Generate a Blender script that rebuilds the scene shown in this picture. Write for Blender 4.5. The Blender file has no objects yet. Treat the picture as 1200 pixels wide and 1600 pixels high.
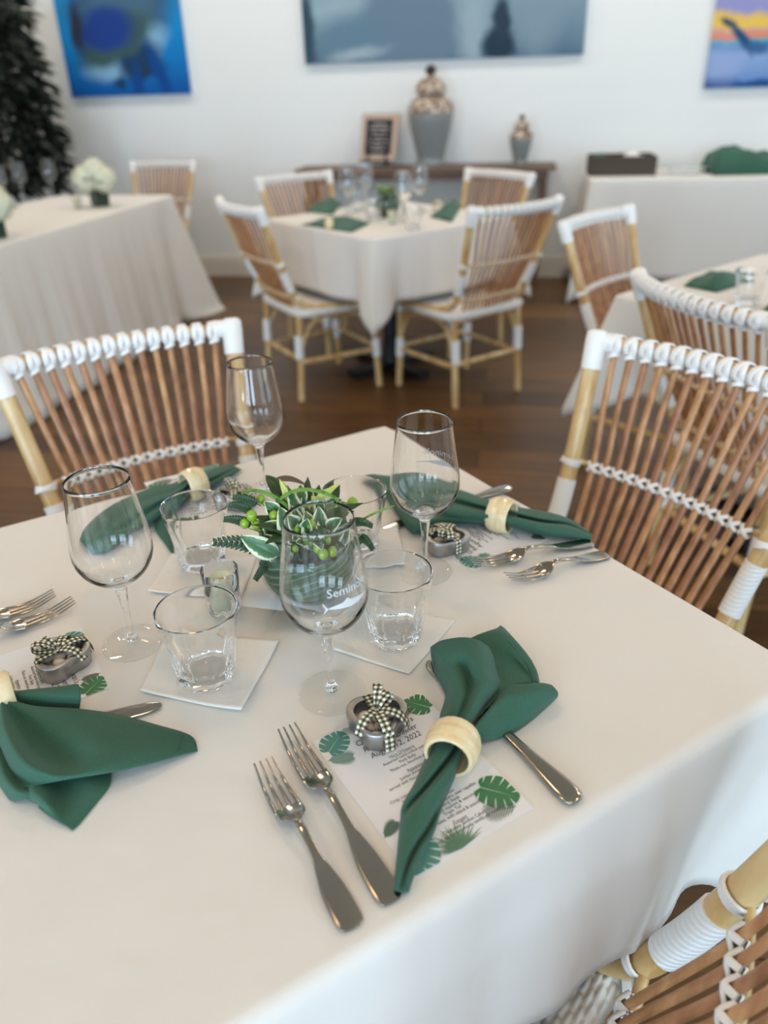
import bpy, bmesh, math, random
from math import sin, cos, pi, radians, sqrt, exp
from mathutils import Vector, Matrix

random.seed(7)
SC = bpy.context.scene
COL = SC.collection

# ------------------------------------------------------------------ camera
FPX, H = 1215.0, 1.31
PITCH, ROLL = radians(28.80), radians(-1.814)
FW = Vector((0, cos(PITCH), -sin(PITCH)))
_rt = Vector((1, 0, 0)); _up = _rt.cross(FW)
RT = _rt*cos(ROLL) + _up*sin(ROLL)
UP = _up*cos(ROLL) - _rt*sin(ROLL)
CAMP = Vector((0, 0, H))
cd = bpy.data.cameras.new('camera'); cam = bpy.data.objects.new('camera', cd); COL.objects.link(cam)
m = Matrix((RT, UP, -FW)).transposed().to_4x4(); m.translation = CAMP
cam.matrix_world = m
cd.sensor_fit = 'VERTICAL'; cd.sensor_height = 36.0; cd.lens = 36.0*FPX/1600.0
cd.clip_start = .02; cd.clip_end = 60
cd.dof.use_dof = True; cd.dof.focus_distance = .85; cd.dof.aperture_fstop = 3.1
SC.camera = cam

# ------------------------------------------------------------------ world, light, exposure
SC.view_settings.view_transform = 'Standard'; SC.view_settings.look = 'None'
SC.view_settings.gamma = 1.0; SC.view_settings.use_curve_mapping = False
SC.view_settings.exposure = 0.06
SC.cycles.use_denoising = True
SC.cycles.max_bounces = 24; SC.cycles.transmission_bounces = 20; SC.cycles.transparent_max_bounces = 24
SC.cycles.diffuse_bounces = 3; SC.cycles.glossy_bounces = 16
SC.cycles.caustics_refractive = True; SC.cycles.caustics_reflective = False
SC.cycles.blur_glossy = 0.6
SC.cycles.sample_clamp_indirect = 6.0
wld = bpy.data.worlds.new('world'); SC.world = wld; wld.use_nodes = True
wld.node_tree.nodes['Background'].inputs[0].default_value = (.62, .84, 1, 1)
wld.node_tree.nodes['Background'].inputs[1].default_value = 1.0

WA, WB = Vector((-1.386, 6.445, 0)), Vector((1.316, 6.001, 0))    # foot of the back wall
WD = (WB-WA).normalized(); WN = Vector((WD.y, -WD.x, 0))          # along the wall / into the room
ROOM = Matrix((WD, -WN, Vector((0, 0, 1)))).transposed().to_4x4(); ROOM.translation = WA + WD*1.386
CEIL = 3.3; RL, RR, RF = -4.2, 4.4, -10.9                          # room extents in the wall's frame


def area(name, loc, target, sx, sy, energy, col, spread=180):
    l = bpy.data.lights.new(name, 'AREA'); l.shape = 'RECTANGLE'; l.size = sx; l.size_y = sy
    l.energy = energy; l.color = col; l.spread = radians(spread)
    o = bpy.data.objects.new(name, l); COL.objects.link(o)
    o.location = loc
    o.rotation_euler = (Vector(target)-Vector(loc)).to_track_quat('-Z', 'Y').to_euler()
    return o


def RP(x, y, z): return ROOM @ Vector((x, y, z))


WIN_R = [-7.4, -5.0, -2.6]       # window centres along the right wall
WIN_F = [-2.6, 0.1, 2.8]         # window centres in the wall behind the camera
E_R, E_F, E_B, E_C = 22, 150, 12.8, 7.2
C_DAY, C_LAMP = (.58, .78, 1), (1, .64, .34)
for wy in WIN_R:
    area('daylight_right', RP(RR+.12, wy, 1.55), RP(0, wy, 1.2), 1.6, 2.2, E_R, C_DAY)
for wx in WIN_F:
    area('daylight_front', RP(wx, RF-.12, 1.55), RP(wx, 0, 1.2), 1.8, 2.2, E_F, C_DAY)
def downlight_or_wash(x, y, e, c, size=.30):
    l = bpy.data.lights.new('downlight_or_wash', 'AREA'); l.shape = 'DISK'; l.size = size; l.energy = e; l.color = c
    o = bpy.data.objects.new('downlight_or_wash', l); COL.objects.link(o); o.location = RP(x, y, CEIL-.03)
for lx in (-3.2, -1.6, 0, 1.6, 3.2): downlight_or_wash(lx, -1.05, E_B, (1, .94, .84))  # added row, invented to wash the back wall brighter
for lx, ly in ((-2.6, -2.8), (0, -2.8), (2.6, -2.8), (-2.4, -4.8), (0.1, -4.7), (2.4, -4.8), (-1.2, -6.3), (1.4, -6.4)): downlight_or_wash(lx, ly, E_C, C_LAMP)

# ------------------------------------------------------------------ pixel to place
def ray(u, v): return (FW*FPX + RT*(u-600) + UP*(800-v)).normalized()
def W(u, v, z):
    d = ray(u, v); return CAMP + d*((z-H)/d.z)
TZ = .75
def T(u, v, h=0.0): return W(u, v, TZ+h)
def DP(u, v, depth): return CAMP + (FW + RT*((u-600)/FPX) + UP*((800-v)/FPX))*depth
def depth_of(P): return (Vector(P)-CAMP).dot(FW)
def onwall(u, v, off=0.0):
    d = ray(u, v); p0 = WA + WN*off
    return CAMP + d*((p0-CAMP).dot(WN)/d.dot(WN))

# ------------------------------------------------------------------ materials
def lin(c): return tuple((x/12.92 if x <= .04045 else ((x+.055)/1.055)**2.4) for x in [k/255 for k in c])
MATS = {}
def mat(name, rgb=(200, 200, 200), rough=.6, metal=0, spec=.5, sheen=0, sub=0, coat=0):
    m = bpy.data.materials.new(name); m.use_nodes = True
    b = m.node_tree.nodes['Principled BSDF']
    b.inputs['Base Color'].default_value = (*lin(rgb), 1)
    b.inputs['Roughness'].default_value = rough; b.inputs['Metallic'].default_value = metal
    b.inputs['Specular IOR Level'].default_value = spec
    b.inputs['Sheen Weight'].default_value = sheen
    b.inputs['Coat Weight'].default_value = coat
    if sub:
        b.inputs['Subsurface Weight'].default_value = sub
        b.inputs['Subsurface Radius'].default_value = (.01, .008, .005)
    MATS[name] = m
    return m
def N(m, t, **kw):
    n = m.node_tree.nodes.new(t)
    for k, v in kw.items():
        if k in n.inputs.keys() if hasattr(n.inputs, 'keys') else False: n.inputs[k].default_value = v
        else: setattr(n, k, v)
    return n
def L(m, a, b): m.node_tree.links.new(a, b)
def BS(m): return m.node_tree.nodes['Principled BSDF']
def coord(m, kind='Object', scale=(1, 1, 1), rot=(0, 0, 0)):
    t = N(m, 'ShaderNodeTexCoord'); mp = N(m, 'ShaderNodeMapping')
    mp.inputs['Scale'].default_value = scale; mp.inputs['Rotation'].default_value = rot
    L(m, t.outputs[kind], mp.inputs['Vector']); return mp.outputs['Vector']
def noise(m, vec, scale, detail=4, rough=.5):
    n = N(m, 'ShaderNodeTexNoise'); n.inputs['Scale'].default_value = scale
    n.inputs['Detail'].default_value = detail; n.inputs['Roughness'].default_value = rough
    L(m, vec, n.inputs['Vector']); return n.outputs['Fac']
def ramp(m, fac, stops, interp='LINEAR'):
    r = N(m, 'ShaderNodeValToRGB'); r.color_ramp.interpolation = interp
    e = r.color_ramp.elements
    while len(e) < len(stops): e.new(.5)
    for i, (p, c) in enumerate(stops): e[i].position = p; e[i].color = (*lin(c), 1)
    L(m, fac, r.inputs['Fac']); return r.outputs['Color']
def bump(m, h, strength=.3, dist=.002):
    b = N(m, 'ShaderNodeBump'); b.inputs['Strength'].default_value = strength; b.inputs['Distance'].default_value = dist
    L(m, h, b.inputs['Height']); L(m, b.outputs['Normal'], BS(m).inputs['Normal'])
def math_(m, op, a, b=None):
    n = N(m, 'ShaderNodeMath'); n.operation = op
    for i, x in enumerate((a, b)):
        if x is None: continue
        if isinstance(x, (int, float)): n.inputs[i].default_value = x
        else: L(m, x, n.inputs[i])
    return n.outputs[0]

m = mat('white_cloth', (232, 228, 221), .85, spec=.15, sheen=.15)
v = coord(m); bump(m, noise(m, v, 9, 4), .4, .007)
m = mat('cotton_cloth', (232, 228, 224), .85, spec=.15)
m = mat('napkin_green', (48, 98, 78), .78, spec=.2, sheen=.10)
v = coord(m); bump(m, noise(m, v, 60, 4), .35, .0012)
L(m, ramp(m, noise(m, v, 900, 2), [(.3, (54, 93, 76)), (.7, (64, 105, 87))]), BS(m).inputs['Base Color'])
mat('napkin_seam', (40, 78, 64), .8)
m = mat('paper_napkin', (238, 235, 228), .9, spec=.1)
v = coord(m); bump(m, noise(m, v, 55, 3), .35, .003)
mat('card', (236, 236, 238), .55, spec=.3)
mat('ink', (38, 38, 40), .7)
mat('print_green', (62, 122, 78), .6); mat('print_dark', (52, 98, 76), .6)
mat('print_teal', (84, 140, 130), .6); mat('print_grey', (92, 104, 88), .6); mat('print_vein', (222, 228, 224), .6)
mat('steel', (170, 164, 154), .12, 1.0)
mat('tin', (172, 170, 168), .38, 1.0)
m = mat('ring_wood', (236, 214, 168), .38, spec=.5, coat=.3)
v = coord(m, scale=(1, 1, 6)); L(m, ramp(m, noise(m, v, 22, 5), [(.3, (226, 196, 142)), (.6, (243, 224, 182))]), BS(m).inputs['Base Color'])
m = mat('rattan_pole', (214, 176, 118), .38, spec=.5, coat=.25)
v = coord(m, scale=(1, 1, .25)); L(m, ramp(m, noise(m, v, 26, 4), [(.35, (196, 152, 92)), (.62, (226, 196, 142))]), BS(m).inputs['Base Color'])
SPIN = []
for i, (a, b) in enumerate((((150, 100, 62), (202, 150, 104)), ((168, 114, 70), (214, 164, 114)), ((140, 90, 58), (188, 134, 94)))):
    m = mat('rattan_spindle_%s' % 'abc'[i], a, .42, coat=.2)
    v = coord(m, scale=(1, 1, .12)); L(m, ramp(m, noise(m, v, 70, 4), [(.3, a), (.7, b)]), BS(m).inputs['Base Color']); SPIN.append(m)
mat('white_wrap', (244, 242, 238), .45, spec=.4)
m = mat('white_coil', (242, 241, 238), .45)
v = coord(m); w = N(m, 'ShaderNodeTexWave'); w.wave_type = 'BANDS'; w.bands_direction = 'Z'; w.inputs['Scale'].default_value = 42
L(m, v, w.inputs['Vector']); bump(m, w.outputs['Fac'], .5, .0015)
mat('woven_white', (236, 233, 226), .5)
mat('black_metal', (24, 24, 26), .4, .3)
mat('almond_shell', (236, 222, 208), .55, sub=.1)
m = mat('etch', (225, 228, 228), .8); BS(m).inputs['Alpha'].default_value = .85
m = mat('wax', (240, 238, 205), .5, sub=.3)
mat('wick', (40, 36, 30), .9)

def glass_real(name, rough=0.0, ior=1.46, col=(1, 1, 1)):
    m = bpy.data.materials.new(name); m.use_nodes = True
    b = BS(m); b.inputs['Base Color'].default_value = (*col, 1); b.inputs['Roughness'].default_value = rough
    b.inputs['IOR'].default_value = ior; b.inputs['Transmission Weight'].default_value = 1
    MATS[name] = m; return m
glass_real('thick_glass', 0.0, 1.48, (.996, .998, .996))
# thin blown glass: clear straight on, reflecting more towards the rim
m = bpy.data.materials.new('thin_glass'); m.use_nodes = True; nt = m.node_tree
nt.nodes.remove(BS(m)); out = nt.nodes['Material Output']
tr = N(m, 'ShaderNodeBsdfTransparent'); tr.inputs[0].default_value = (.993, .995, .994, 1)
gl = N(m, 'ShaderNodeBsdfGlossy'); gl.inputs['Roughness'].default_value = 0.01
lw = N(m, 'ShaderNodeLayerWeight'); lw.inputs['Blend'].default_value = .5
fr_ = math_(m, 'ADD', math_(m, 'MULTIPLY', math_(m, 'POWER', lw.outputs['Facing'], 5.0), .75), .03)
mx = N(m, 'ShaderNodeMixShader'); L(m, fr_, mx.inputs[0]); L(m, tr.outputs[0], mx.inputs[1]); L(m, gl.outputs[0], mx.inputs[2])
L(m, mx.outputs[0], out.inputs[0]); MATS['thin_glass'] = m
# leaf with a pale margin, read from the leaf's own UV
def leafmat(name, mid, dark, edge, lim=.72):
    m = mat(name, mid, .4, spec=.5)
    t = N(m, 'ShaderNodeTexCoord'); s = N(m, 'ShaderNodeSeparateXYZ'); L(m, t.outputs['UV'], s.inputs[0])
    nz = noise(m, coord(m), 160, 3)
    a = math_(m, 'ABSOLUTE', math_(m, 'SUBTRACT', s.outputs[1], .5))
    a = math_(m, 'MULTIPLY', a, 2.0)
    a = math_(m, 'ADD', a, math_(m, 'MULTIPLY', math_(m, 'SUBTRACT', nz, .5), .55))
    c = ramp(m, a, [(0.0, mid), (.12, dark), (lim, mid), (lim+.06, edge)])
    L(m, c, BS(m).inputs['Base Color']); return m
leafmat('leaf_variegated', (92, 132, 88), (52, 96, 58), (226, 232, 200), .66)
leafmat('leaf_dark', (34, 72, 30), (22, 54, 22), (42, 82, 34), .9)
leafmat('leaf_grass', (72, 122, 44), (48, 94, 32), (110, 160, 70), .9)
mat('berry', (136, 172, 40), .3, spec=.6, coat=.4)
mat('leaf_brown', (96, 84, 66), .6)
mat('petal', (206, 216, 120), .5, sub=.2)
mat('stem', (80, 116, 50), .5)
m = mat('leaf_liner', (70, 104, 78), .45)
v = coord(m, scale=(1, 1, 1), rot=(0, .35, 0)); w = N(m, 'ShaderNodeTexWave'); w.bands_direction = 'Z'; w.inputs['Scale'].default_value = 34; w.inputs['Distortion'].default_value = 2.5
L(m, v, w.inputs['Vector']); L(m, ramp(m, w.outputs['Fac'], [(0, (46, 78, 54)), (.9, (58, 92, 66)), (.98, (104, 134, 106))]), BS(m).inputs['Base Color'])
# gingham ribbon
m = mat('gingham', (240, 236, 220), .75)
t = N(m, 'ShaderNodeTexCoord'); s = N(m, 'ShaderNodeSeparateXYZ'); L(m, t.outputs['UV'], s.inputs[0])
def stripe(o): return math_(m, 'GREATER_THAN', math_(m, 'FRACT', math_(m, 'MULTIPLY', o, 1.0)), .5)
q = math_(m, 'MULTIPLY', math_(m, 'ADD', stripe(s.outputs[0]), stripe(s.outputs[1])), .5)
L(m, ramp(m, q, [(0, (244, 240, 226)), (.5, (132, 128, 98)), (1, (44, 44, 26))], 'LINEAR'), BS(m).inputs['Base Color'])

# ------------------------------------------------------------------ mesh tools
class MB:
    def __init__(s): s.v = []; s.f = []; s.uv = {}
    def add(s, vs, fs, uvs=None):
        b = len(s.v); s.v += [Vector(x) for x in vs]
        for i, f in enumerate(fs):
            s.f.append([b+k for k in f])
            if uvs: s.uv[len(s.f)-1] = [uvs[k] for k in f]
        return s
    def grid(s, P, close_u=False, close_v=False, uv=None):
        nu, nv = len(P), len(P[0]); vs = [p for r in P for p in r]; fs = []
        for i in range(nu if close_u else nu-1):
            for j in range(nv if close_v else nv-1):
                i2, j2 = (i+1) % nu, (j+1) % nv
                fs.append((i*nv+j, i*nv+j2, i2*nv+j2, i2*nv+j))
        uvs = None
        if uv is not None: uvs = [p for r in uv for p in r]
        return s.add(vs, fs, uvs)
    def box(s, c, size, mtx=None):
        x, y, z = [k/2 for k in size]; c = Vector(c)
        vs = [Vector((a*x, b*y, d*z)) for a in (-1, 1) for b in (-1, 1) for d in (-1, 1)]
        vs = [(mtx @ p if mtx else p) + c for p in vs]
        return s.add(vs, [(0, 1, 3, 2), (4, 6, 7, 5), (0, 4, 5, 1), (2, 3, 7, 6), (0, 2, 6, 4), (1, 5, 7, 3)])
    def lathe(s, prof, n=32, c=(0, 0, 0), fac=None, cap0=True, cap1=True):
        c = Vector(c); P = []
        for (r, z) in prof:
            P.append([c+Vector((r*(fac(a, z) if fac else 1)*cos(a), r*(fac(a, z) if fac else 1)*sin(a), z)) for a in [2*pi*k/n for k in range(n)]])
        b = len(s.v); s.grid(P, close_v=True)
        if cap0 and prof[0][0] > 1e-6: s.f.append([b+k for k in range(n)][::-1])
        if cap1 and prof[-1][0] > 1e-6: s.f.append([b+(len(prof)-1)*n+k for k in range(n)])
        return s
    def tube(s, pts, r, n=10, cap=True, flat=1.0, nrm=None):
        pts = [Vector(p) for p in pts]; m_ = len(pts)
        rs = r if isinstance(r, (list, tuple)) else [r]*m_
        tan = [(pts[min(i+1, m_-1)]-pts[max(i-1, 0)]).normalized() for i in range(m_)]
        a = Vector(nrm) if nrm else (Vector((0, 0, 1)) if abs(tan[0].z) < .9 else Vector((0, 1, 0)))
        P = []
        for i in range(m_):
            a = (a - tan[i]*a.dot(tan[i])).normalized(); b = tan[i].cross(a)
            P.append([pts[i]+(a*cos(t)*flat + b*sin(t))*rs[i] for t in [2*pi*k/n for k in range(n)]])
        bs = len(s.v); s.grid(P, close_v=True)
        if cap: s.f.append([bs+k for k in range(n)][::-1]); s.f.append([bs+(m_-1)*n+k for k in range(n)])
        return s
    def strap(s, pts, nrms, w, t, closed=False, uvs=1.0):
        """flat band: width w across, thickness t along the given normals"""
        pts = [Vector(p) for p in pts]; m_ = len(pts); P = []; UV = []; ln = 0
        ws = w if isinstance(w, (list, tuple)) else [w]*m_
        for i in range(m_):
            a = pts[(i+1) % m_] if closed else pts[min(i+1, m_-1)]; b = pts[i-1] if closed else pts[max(i-1, 0)]
            tg = (a-b).normalized(); n = Vector(nrms[i]); n = (n-tg*n.dot(tg)).normalized(); sd = tg.cross(n); h = ws[i]/2
            if i: ln += (pts[i]-pts[i-1]).length
            P.append([pts[i]+sd*h*.98-n*t*.5, pts[i]+sd*h, pts[i]+sd*h*.8+n*t*.5, pts[i]-sd*h*.8+n*t*.5, pts[i]-sd*h, pts[i]-sd*h*.98-n*t*.5])
            q = ws[i]/uvs; l_ = ln/uvs
            UV.append([(l_, 0), (l_, .02), (l_, .1*q), (l_, .9*q), (l_, q), (l_, q)])
        s.grid(P, close_v=True, close_u=closed, uv=[[*u] for u in UV])
        return s
    def loop(s, c, axis, rx, w, t, tilt=0.0, n=18, ref=(0, 0, 1), ry=None, phase=0):
        axis = Vector(axis).normalized(); a = Vector(ref); a = (a-axis*a.dot(axis)).normalized(); b = axis.cross(a)
        ry = ry or rx
        pts = []; nr = []
        for k in range(n):
            th = 2*pi*k/n
            pts.append(Vector(c)+a*cos(th)*rx+b*sin(th)*ry+axis*tilt*sin(th+phase)); nr.append(a*cos(th)+b*sin(th))
        return s.strap(pts, nr, w, t, closed=True)
    def ball(s, c, r, n=12, sc=(1, 1, 1), mtx=None):
        P = []
        for i in range(n//2+1):
            ph = pi*i/(n//2); rr = max(sin(ph), 1e-4)
            row = []
            for k in range(n):
                a = 2*pi*k/n; q = Vector((rr*cos(a)*r*sc[0], rr*sin(a)*r*sc[1], cos(ph)*r*sc[2]))
                row.append(Vector(c)+(mtx @ q if mtx else q))
            P.append(row)
        return s.grid(P, close_v=True)
    def build(s, name, mt, parent=None, origin=None, smooth=40, solid=0, subd=0):
        me = bpy.data.meshes.new(name); o_ = Vector(origin) if origin is not None else Vector((0, 0, 0))
        me.from_pydata([tuple(p-o_) for p in s.v], [], s.f)
        if s.uv:
            ul = me.uv_layers.new(name='UVMap')
            for fi, uu in s.uv.items():
                for k, li in enumerate(me.polygons[fi].loop_indices): ul.data[li].uv = uu[k]
        bm = bmesh.new(); bm.from_mesh(me); bmesh.ops.remove_doubles(bm, verts=bm.verts, dist=1e-6)
        bmesh.ops.recalc_face_normals(bm, faces=bm.faces)
        bm.to_mesh(me); bm.free()
        me.materials.append(MATS[mt] if isinstance(mt, str) else mt)
        me.shade_smooth()
        if smooth < 180: me.set_sharp_from_angle(angle=radians(smooth))
        o = bpy.data.objects.new(name, me); COL.objects.link(o); o.location = o_
        if parent: o.parent = parent
        if solid:
            md = o.modifiers.new('solid', 'SOLIDIFY'); md.thickness = solid; md.offset = -1
        if subd:
            md = o.modifiers.new('sub', 'SUBSURF'); md.levels = subd; md.render_levels = subd
        return o

def tag(o, label=None, cat=None, group=None, kind=None):
    if label: o['label'] = label
    if cat: o['category'] = cat
    if group: o['group'] = group
    if kind: o['kind'] = kind
    return o
def thing(name, label, cat, loc=(0, 0, 0), rz=0, group=None):
    o = bpy.data.objects.new(name, None); COL.objects.link(o); o.location = loc; o.rotation_euler = (0, 0, rz)
    o.empty_display_size = .05
    return tag(o, label, cat, group)
def dup(root, loc, rz, label, group=None):
    def cp(o, par):
        c = o.copy(); COL.objects.link(c); c.parent = par
        for ch in list(o.children): cp(ch, c)
        return c
    r = cp(root, None); r.location = loc; r.rotation_euler = (0, 0, rz); r['label'] = label
    if group: r['group'] = group
    return r
def crom(p, t):
    """Catmull-Rom through the list p at t in 0..len-1"""
    n = len(p); i = min(int(t), n-2); f = t-i
    a, b, c, d = p[max(i-1, 0)], p[i], p[i+1], p[min(i+2, n-1)]
    return (b*2 + (c-a)*f + (a*2-b*5+c*4-d)*f*f + (b*3-a-c*3+d)*f*f*f)*.5
def smoothline(pts, k=8):
    pts = [Vector(p) for p in pts]; n = (len(pts)-1)*k
    return [crom(pts, i/k) for i in range(n)]+[pts[-1]]
def sheet(rows, ku=6, kv=4):
    """cloth surface through a net of control points"""
    R = [smoothline(r, kv) for r in rows]; nv = len(R[0])
    cols = [smoothline([R[i][j] for i in range(len(R))], ku) for j in range(nv)]
    return [[cols[j][i] for j in range(nv)] for i in range(len(cols[0]))]
def textmesh(body, size, align='CENTER', shear=0, ext=0):
    c = bpy.data.curves.new('txt', 'FONT'); c.body = body; c.size = size; c.align_x = align; c.shear = shear
    c.resolution_u = 2; c.extrude = ext
    o = bpy.data.objects.new('txt', c); COL.objects.link(o)
    dg = bpy.context.evaluated_depsgraph_get(); me = bpy.data.meshes.new_from_object(o.evaluated_get(dg))
    vs = [v.co.copy() for v in me.vertices]; fs = [tuple(p.vertices) for p in me.polygons]
    bpy.data.objects.remove(o); bpy.data.curves.remove(c); bpy.data.meshes.remove(me)
    return vs, fs

# ================================================================== the room
m = mat('floor_wood', (104, 72, 48), .42, spec=.4)
v = coord(m); b = N(m, 'ShaderNodeTexBrick'); b.offset = .37
for k_, x_ in (('Scale', 1), ('Mortar Size', .003), ('Brick Width', 1.5), ('Row Height', .17), ('Bias', 0)): b.inputs[k_].default_value = x_
b.inputs['Color1'].default_value = (*lin((124, 88, 46)), 1); b.inputs['Color2'].default_value = (*lin((84, 58, 30)), 1); b.inputs['Mortar'].default_value = (*lin((40, 26, 18)), 1)
L(m, v, b.inputs['Vector']); mxn = N(m, 'ShaderNodeMix'); mxn.data_type = 'RGBA'; mxn.blend_type = 'MULTIPLY'; mxn.inputs[0].default_value = .6
L(m, b.outputs['Color'], mxn.inputs[6]); v2 = coord(m, scale=(1.2, 14, 1)); L(m, ramp(m, noise(m, v2, 2.5, 5), [(.3, (150, 130, 115)), (.7, (255, 250, 245))]), mxn.inputs[7])
L(m, mxn.outputs[2], BS(m).inputs['Base Color'])
m = mat('wall_white', (236, 237, 234), .6)
v = coord(m); s = N(m, 'ShaderNodeSeparateXYZ'); L(m, v, s.inputs[0])
g = math_(m, 'FRACT', math_(m, 'MULTIPLY', s.outputs[2], 1/.18)); g = math_(m, 'GREATER_THAN', g, .035); bump(m, g, .6, .004)
mat('wall_plain', (222, 218, 208), .7); mat('ceiling_white', (226, 218, 204), .8); mat('trim_white', (224, 216, 202), .5)

def room_obj(name, boxes, mt, kind='structure'):
    mb = MB()
    for c, sz in boxes: mb.box(c, sz)
    o = mb.build(name, mt, smooth=30); o.matrix_world = ROOM; return tag(o, kind=kind)
cx, cy = (RL+RR)/2, RF/2
room_obj('floor', [((cx, cy, -.05), (RR-RL+.4, -RF+.4, .1))], 'floor_wood')
room_obj('ceiling', [((cx, cy, CEIL+.05), (RR-RL+.4, -RF+.4, .1))], 'ceiling_white')
room_obj('wall_back', [((cx, .06, CEIL/2), (RR-RL+.4, .12, CEIL))], 'wall_white')
room_obj('baseboard_back', [((cx, -.009, .065), (RR-RL, .018, .13)), ((cx, -.006, .14), (RR-RL, .012, .02))], 'trim_white')
room_obj('wall_left', [((RL-.06, cy, CEIL/2), (.12, -RF, CEIL))], 'wall_plain')
def piers(lo, hi, cs, w):
    out = []; x = lo
    for c_ in sorted(cs): out.append((x, c_-w/2)); x = c_+w/2
    out.append((x, hi)); return out
bx = [((RR+.06, (a+b_)/2, CEIL/2), (.12, b_-a, CEIL)) for a, b_ in piers(RF, 0, WIN_R, 1.6)]
bx += [((RR+.06, c_, .2), (.12, 1.6, .4)) for c_ in WIN_R]+[((RR+.06, c_, (2.7+CEIL)/2), (.12, 1.6, CEIL-2.7)) for c_ in WIN_R]
room_obj('wall_right', bx, 'wall_plain')
bx = [(((a+b_)/2, RF-.06, CEIL/2), (b_-a, .12, CEIL)) for a, b_ in piers(RL, RR, WIN_F, 1.8)]
bx += [((c_, RF-.06, .2), (1.8, .12, .4)) for c_ in WIN_F]+[((c_, RF-.06, (2.7+CEIL)/2), (1.8, .12, CEIL-2.7)) for c_ in WIN_F]
room_obj('wall_front', bx, 'wall_plain')
for i, c_ in enumerate(WIN_R):
    room_obj('window_%d' % (i+1), [((RR+.03, c_+d_, 1.55), (.05, .05, 2.3)) for d_ in (-.775, 0, .775)]+[((RR+.03, c_, z_), (.05, 1.6, .05)) for z_ in (.42, 1.9, 2.68)], 'trim_white')
for i, c_ in enumerate(WIN_F):
    room_obj('window_%d' % (i+4), [((c_+d_, RF-.03, 1.55), (.05, .05, 2.3)) for d_ in (-.875, 0, .875)]+[((c_, RF-.03, z_), (1.8, .05, .05)) for z_ in (.42, 1.9, 2.68)], 'trim_white')

# ================================================================== tables and cloths
def tablecloth(name, label, C0, ex, ey, Lx, Ly, z, drop, group=None, wave=.008, freq=9, cflare=.09, cdrop=.38, csig=.07, flare=.012, mt='white_cloth', seed=1, floor_clip=None, er=.012, N_=360):
    ex, ey, C0 = Vector((*ex, 0)), Vector((*ey, 0)), Vector((*C0, 0))
    rnd = random.Random(seed); ph = [rnd.uniform(0, 6.28) for _ in range(6)]
    Pm = 2*(Lx+Ly); r = .02
    corners = [0, Lx, Lx+Ly, 2*Lx+Ly]
    def outline(p):
        p %= Pm
        if p < Lx: q, n = (p, 0), (0, -1)
        elif p < Lx+Ly: q, n = (Lx, p-Lx), (1, 0)
        elif p < 2*Lx+Ly: q, n = (2*Lx+Ly-p, Ly), (0, 1)
        else: q, n = (0, Pm-p), (-1, 0)
        # rounded corner: pull in and turn the normal
        dc = min(min(abs(p-c), Pm-abs(p-c)) for c in corners)
        if dc < r*2:
            k = 1-dc/(r*2); cc = (0 if q[0] < Lx/2 else Lx, 0 if q[1] < Ly/2 else Ly)
            dg = (-1 if cc[0] == 0 else 1, -1 if cc[1] == 0 else 1)
            q = (q[0]-dg[0]*r*.29*k, q[1]-dg[1]*r*.29*k); n = (n[0]*(1-k)+dg[0]*.707*k, n[1]*(1-k)+dg[1]*.707*k)
        return q, Vector((*n,)).normalized(), dc
    ps = []
    for i in range(N_): ps.append(Pm*i/N_)
    for c in corners: ps += [c+d for d in (-.03, -.02, -.012, -.006, 0, .006, .012, .02, .03)]
    ps = sorted(set(round(x % Pm, 5) for x in ps))
    rings = []
    O = [outline(p) for p in ps]
    def W3(q, zz): return C0+ex*q[0]+ey*q[1]+Vector((0, 0, zz))
    for k in (.001, .15, .3, .45, .6, .75, .88, .96):
        rings.append([W3((Lx/2+(q[0]-Lx/2)*k, Ly/2+(q[1]-Ly/2)*k), z) for q, n, dc in O])
    for a in (0, .35, .7, 1.1, 1.5):
        rings.append([W3((q[0]-n[0]*(er-er*sin(a)), q[1]-n[1]*(er-er*sin(a))), z-er+er*cos(a)) for q, n, dc in O])
    K = 14
    for k in range(1, K+1):
        row = []
        for p, (q, n, dc) in zip(ps, O):
            c = max(0, 1-dc/(csig*2.0))**1.5; t = k/K; d = drop*t*(1+cdrop*max(0, 1-dc/(csig*1.7))*t)
            side = 1-exp(-(dc/.15)**2)
            fl = flare*t + cflare*c*t**1.2 + wave*t*(side*.8+.2)*(sin(freq*p+ph[0])+.6*sin(freq*2.3*p+ph[1]+t)+.35*sin(freq*4.1*p+ph[2])+.22*sin(freq*8.3*p+ph[3]+2*t)*(.6+.4*sin(freq*.9*p+ph[4])))
            fl -= .5*cflare*t*exp(-((dc-csig*2)/(csig*.8))**2)*.5
            zz = z-er-d
            if floor_clip is not None and zz < floor_clip: zz = floor_clip; fl += .01
            cc_ = (-1 if q[0] < Lx/2 else 1, -1 if q[1] < Ly/2 else 1); kk = min(1, c*1.2)
            nx = n[0]*(1-kk)+cc_[0]*.707*kk; ny = n[1]*(1-kk)+cc_[1]*.707*kk
            row.append(W3((q[0]+nx*fl, q[1]+ny*fl), zz))
        rings.append(row)
    mb = MB(); mb.grid(rings, close_v=True)
    ctr = C0+ex*Lx/2+ey*Ly/2
    o = mb.build(name, mt, origin=ctr, smooth=180, solid=.0015)
    return tag(o, label, 'tablecloth', group)
m = mat('table_wood', (120, 90, 60), .6)
def pedestal_table(label, ctr, rz, Lx, Ly, z, group=None):
    t = thing('dining_table', label, 'table', (ctr[0], ctr[1], 0), rz, group)
    MB().box((0, 0, z-.022), (Lx-.03, Ly-.03, .03)).build('tabletop', 'table_wood', t)
    MB().lathe([(.04, .04), (.035, .06), (.035, z-.06), (.1, z-.04)], 24).build('pedestal', 'black_metal', t)
    MB().box((0, 0, .02), (.52, .07, .035)).box((0, 0, .02), (.07, .52, .034)).build('base', 'black_metal', t)
    return t
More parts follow.
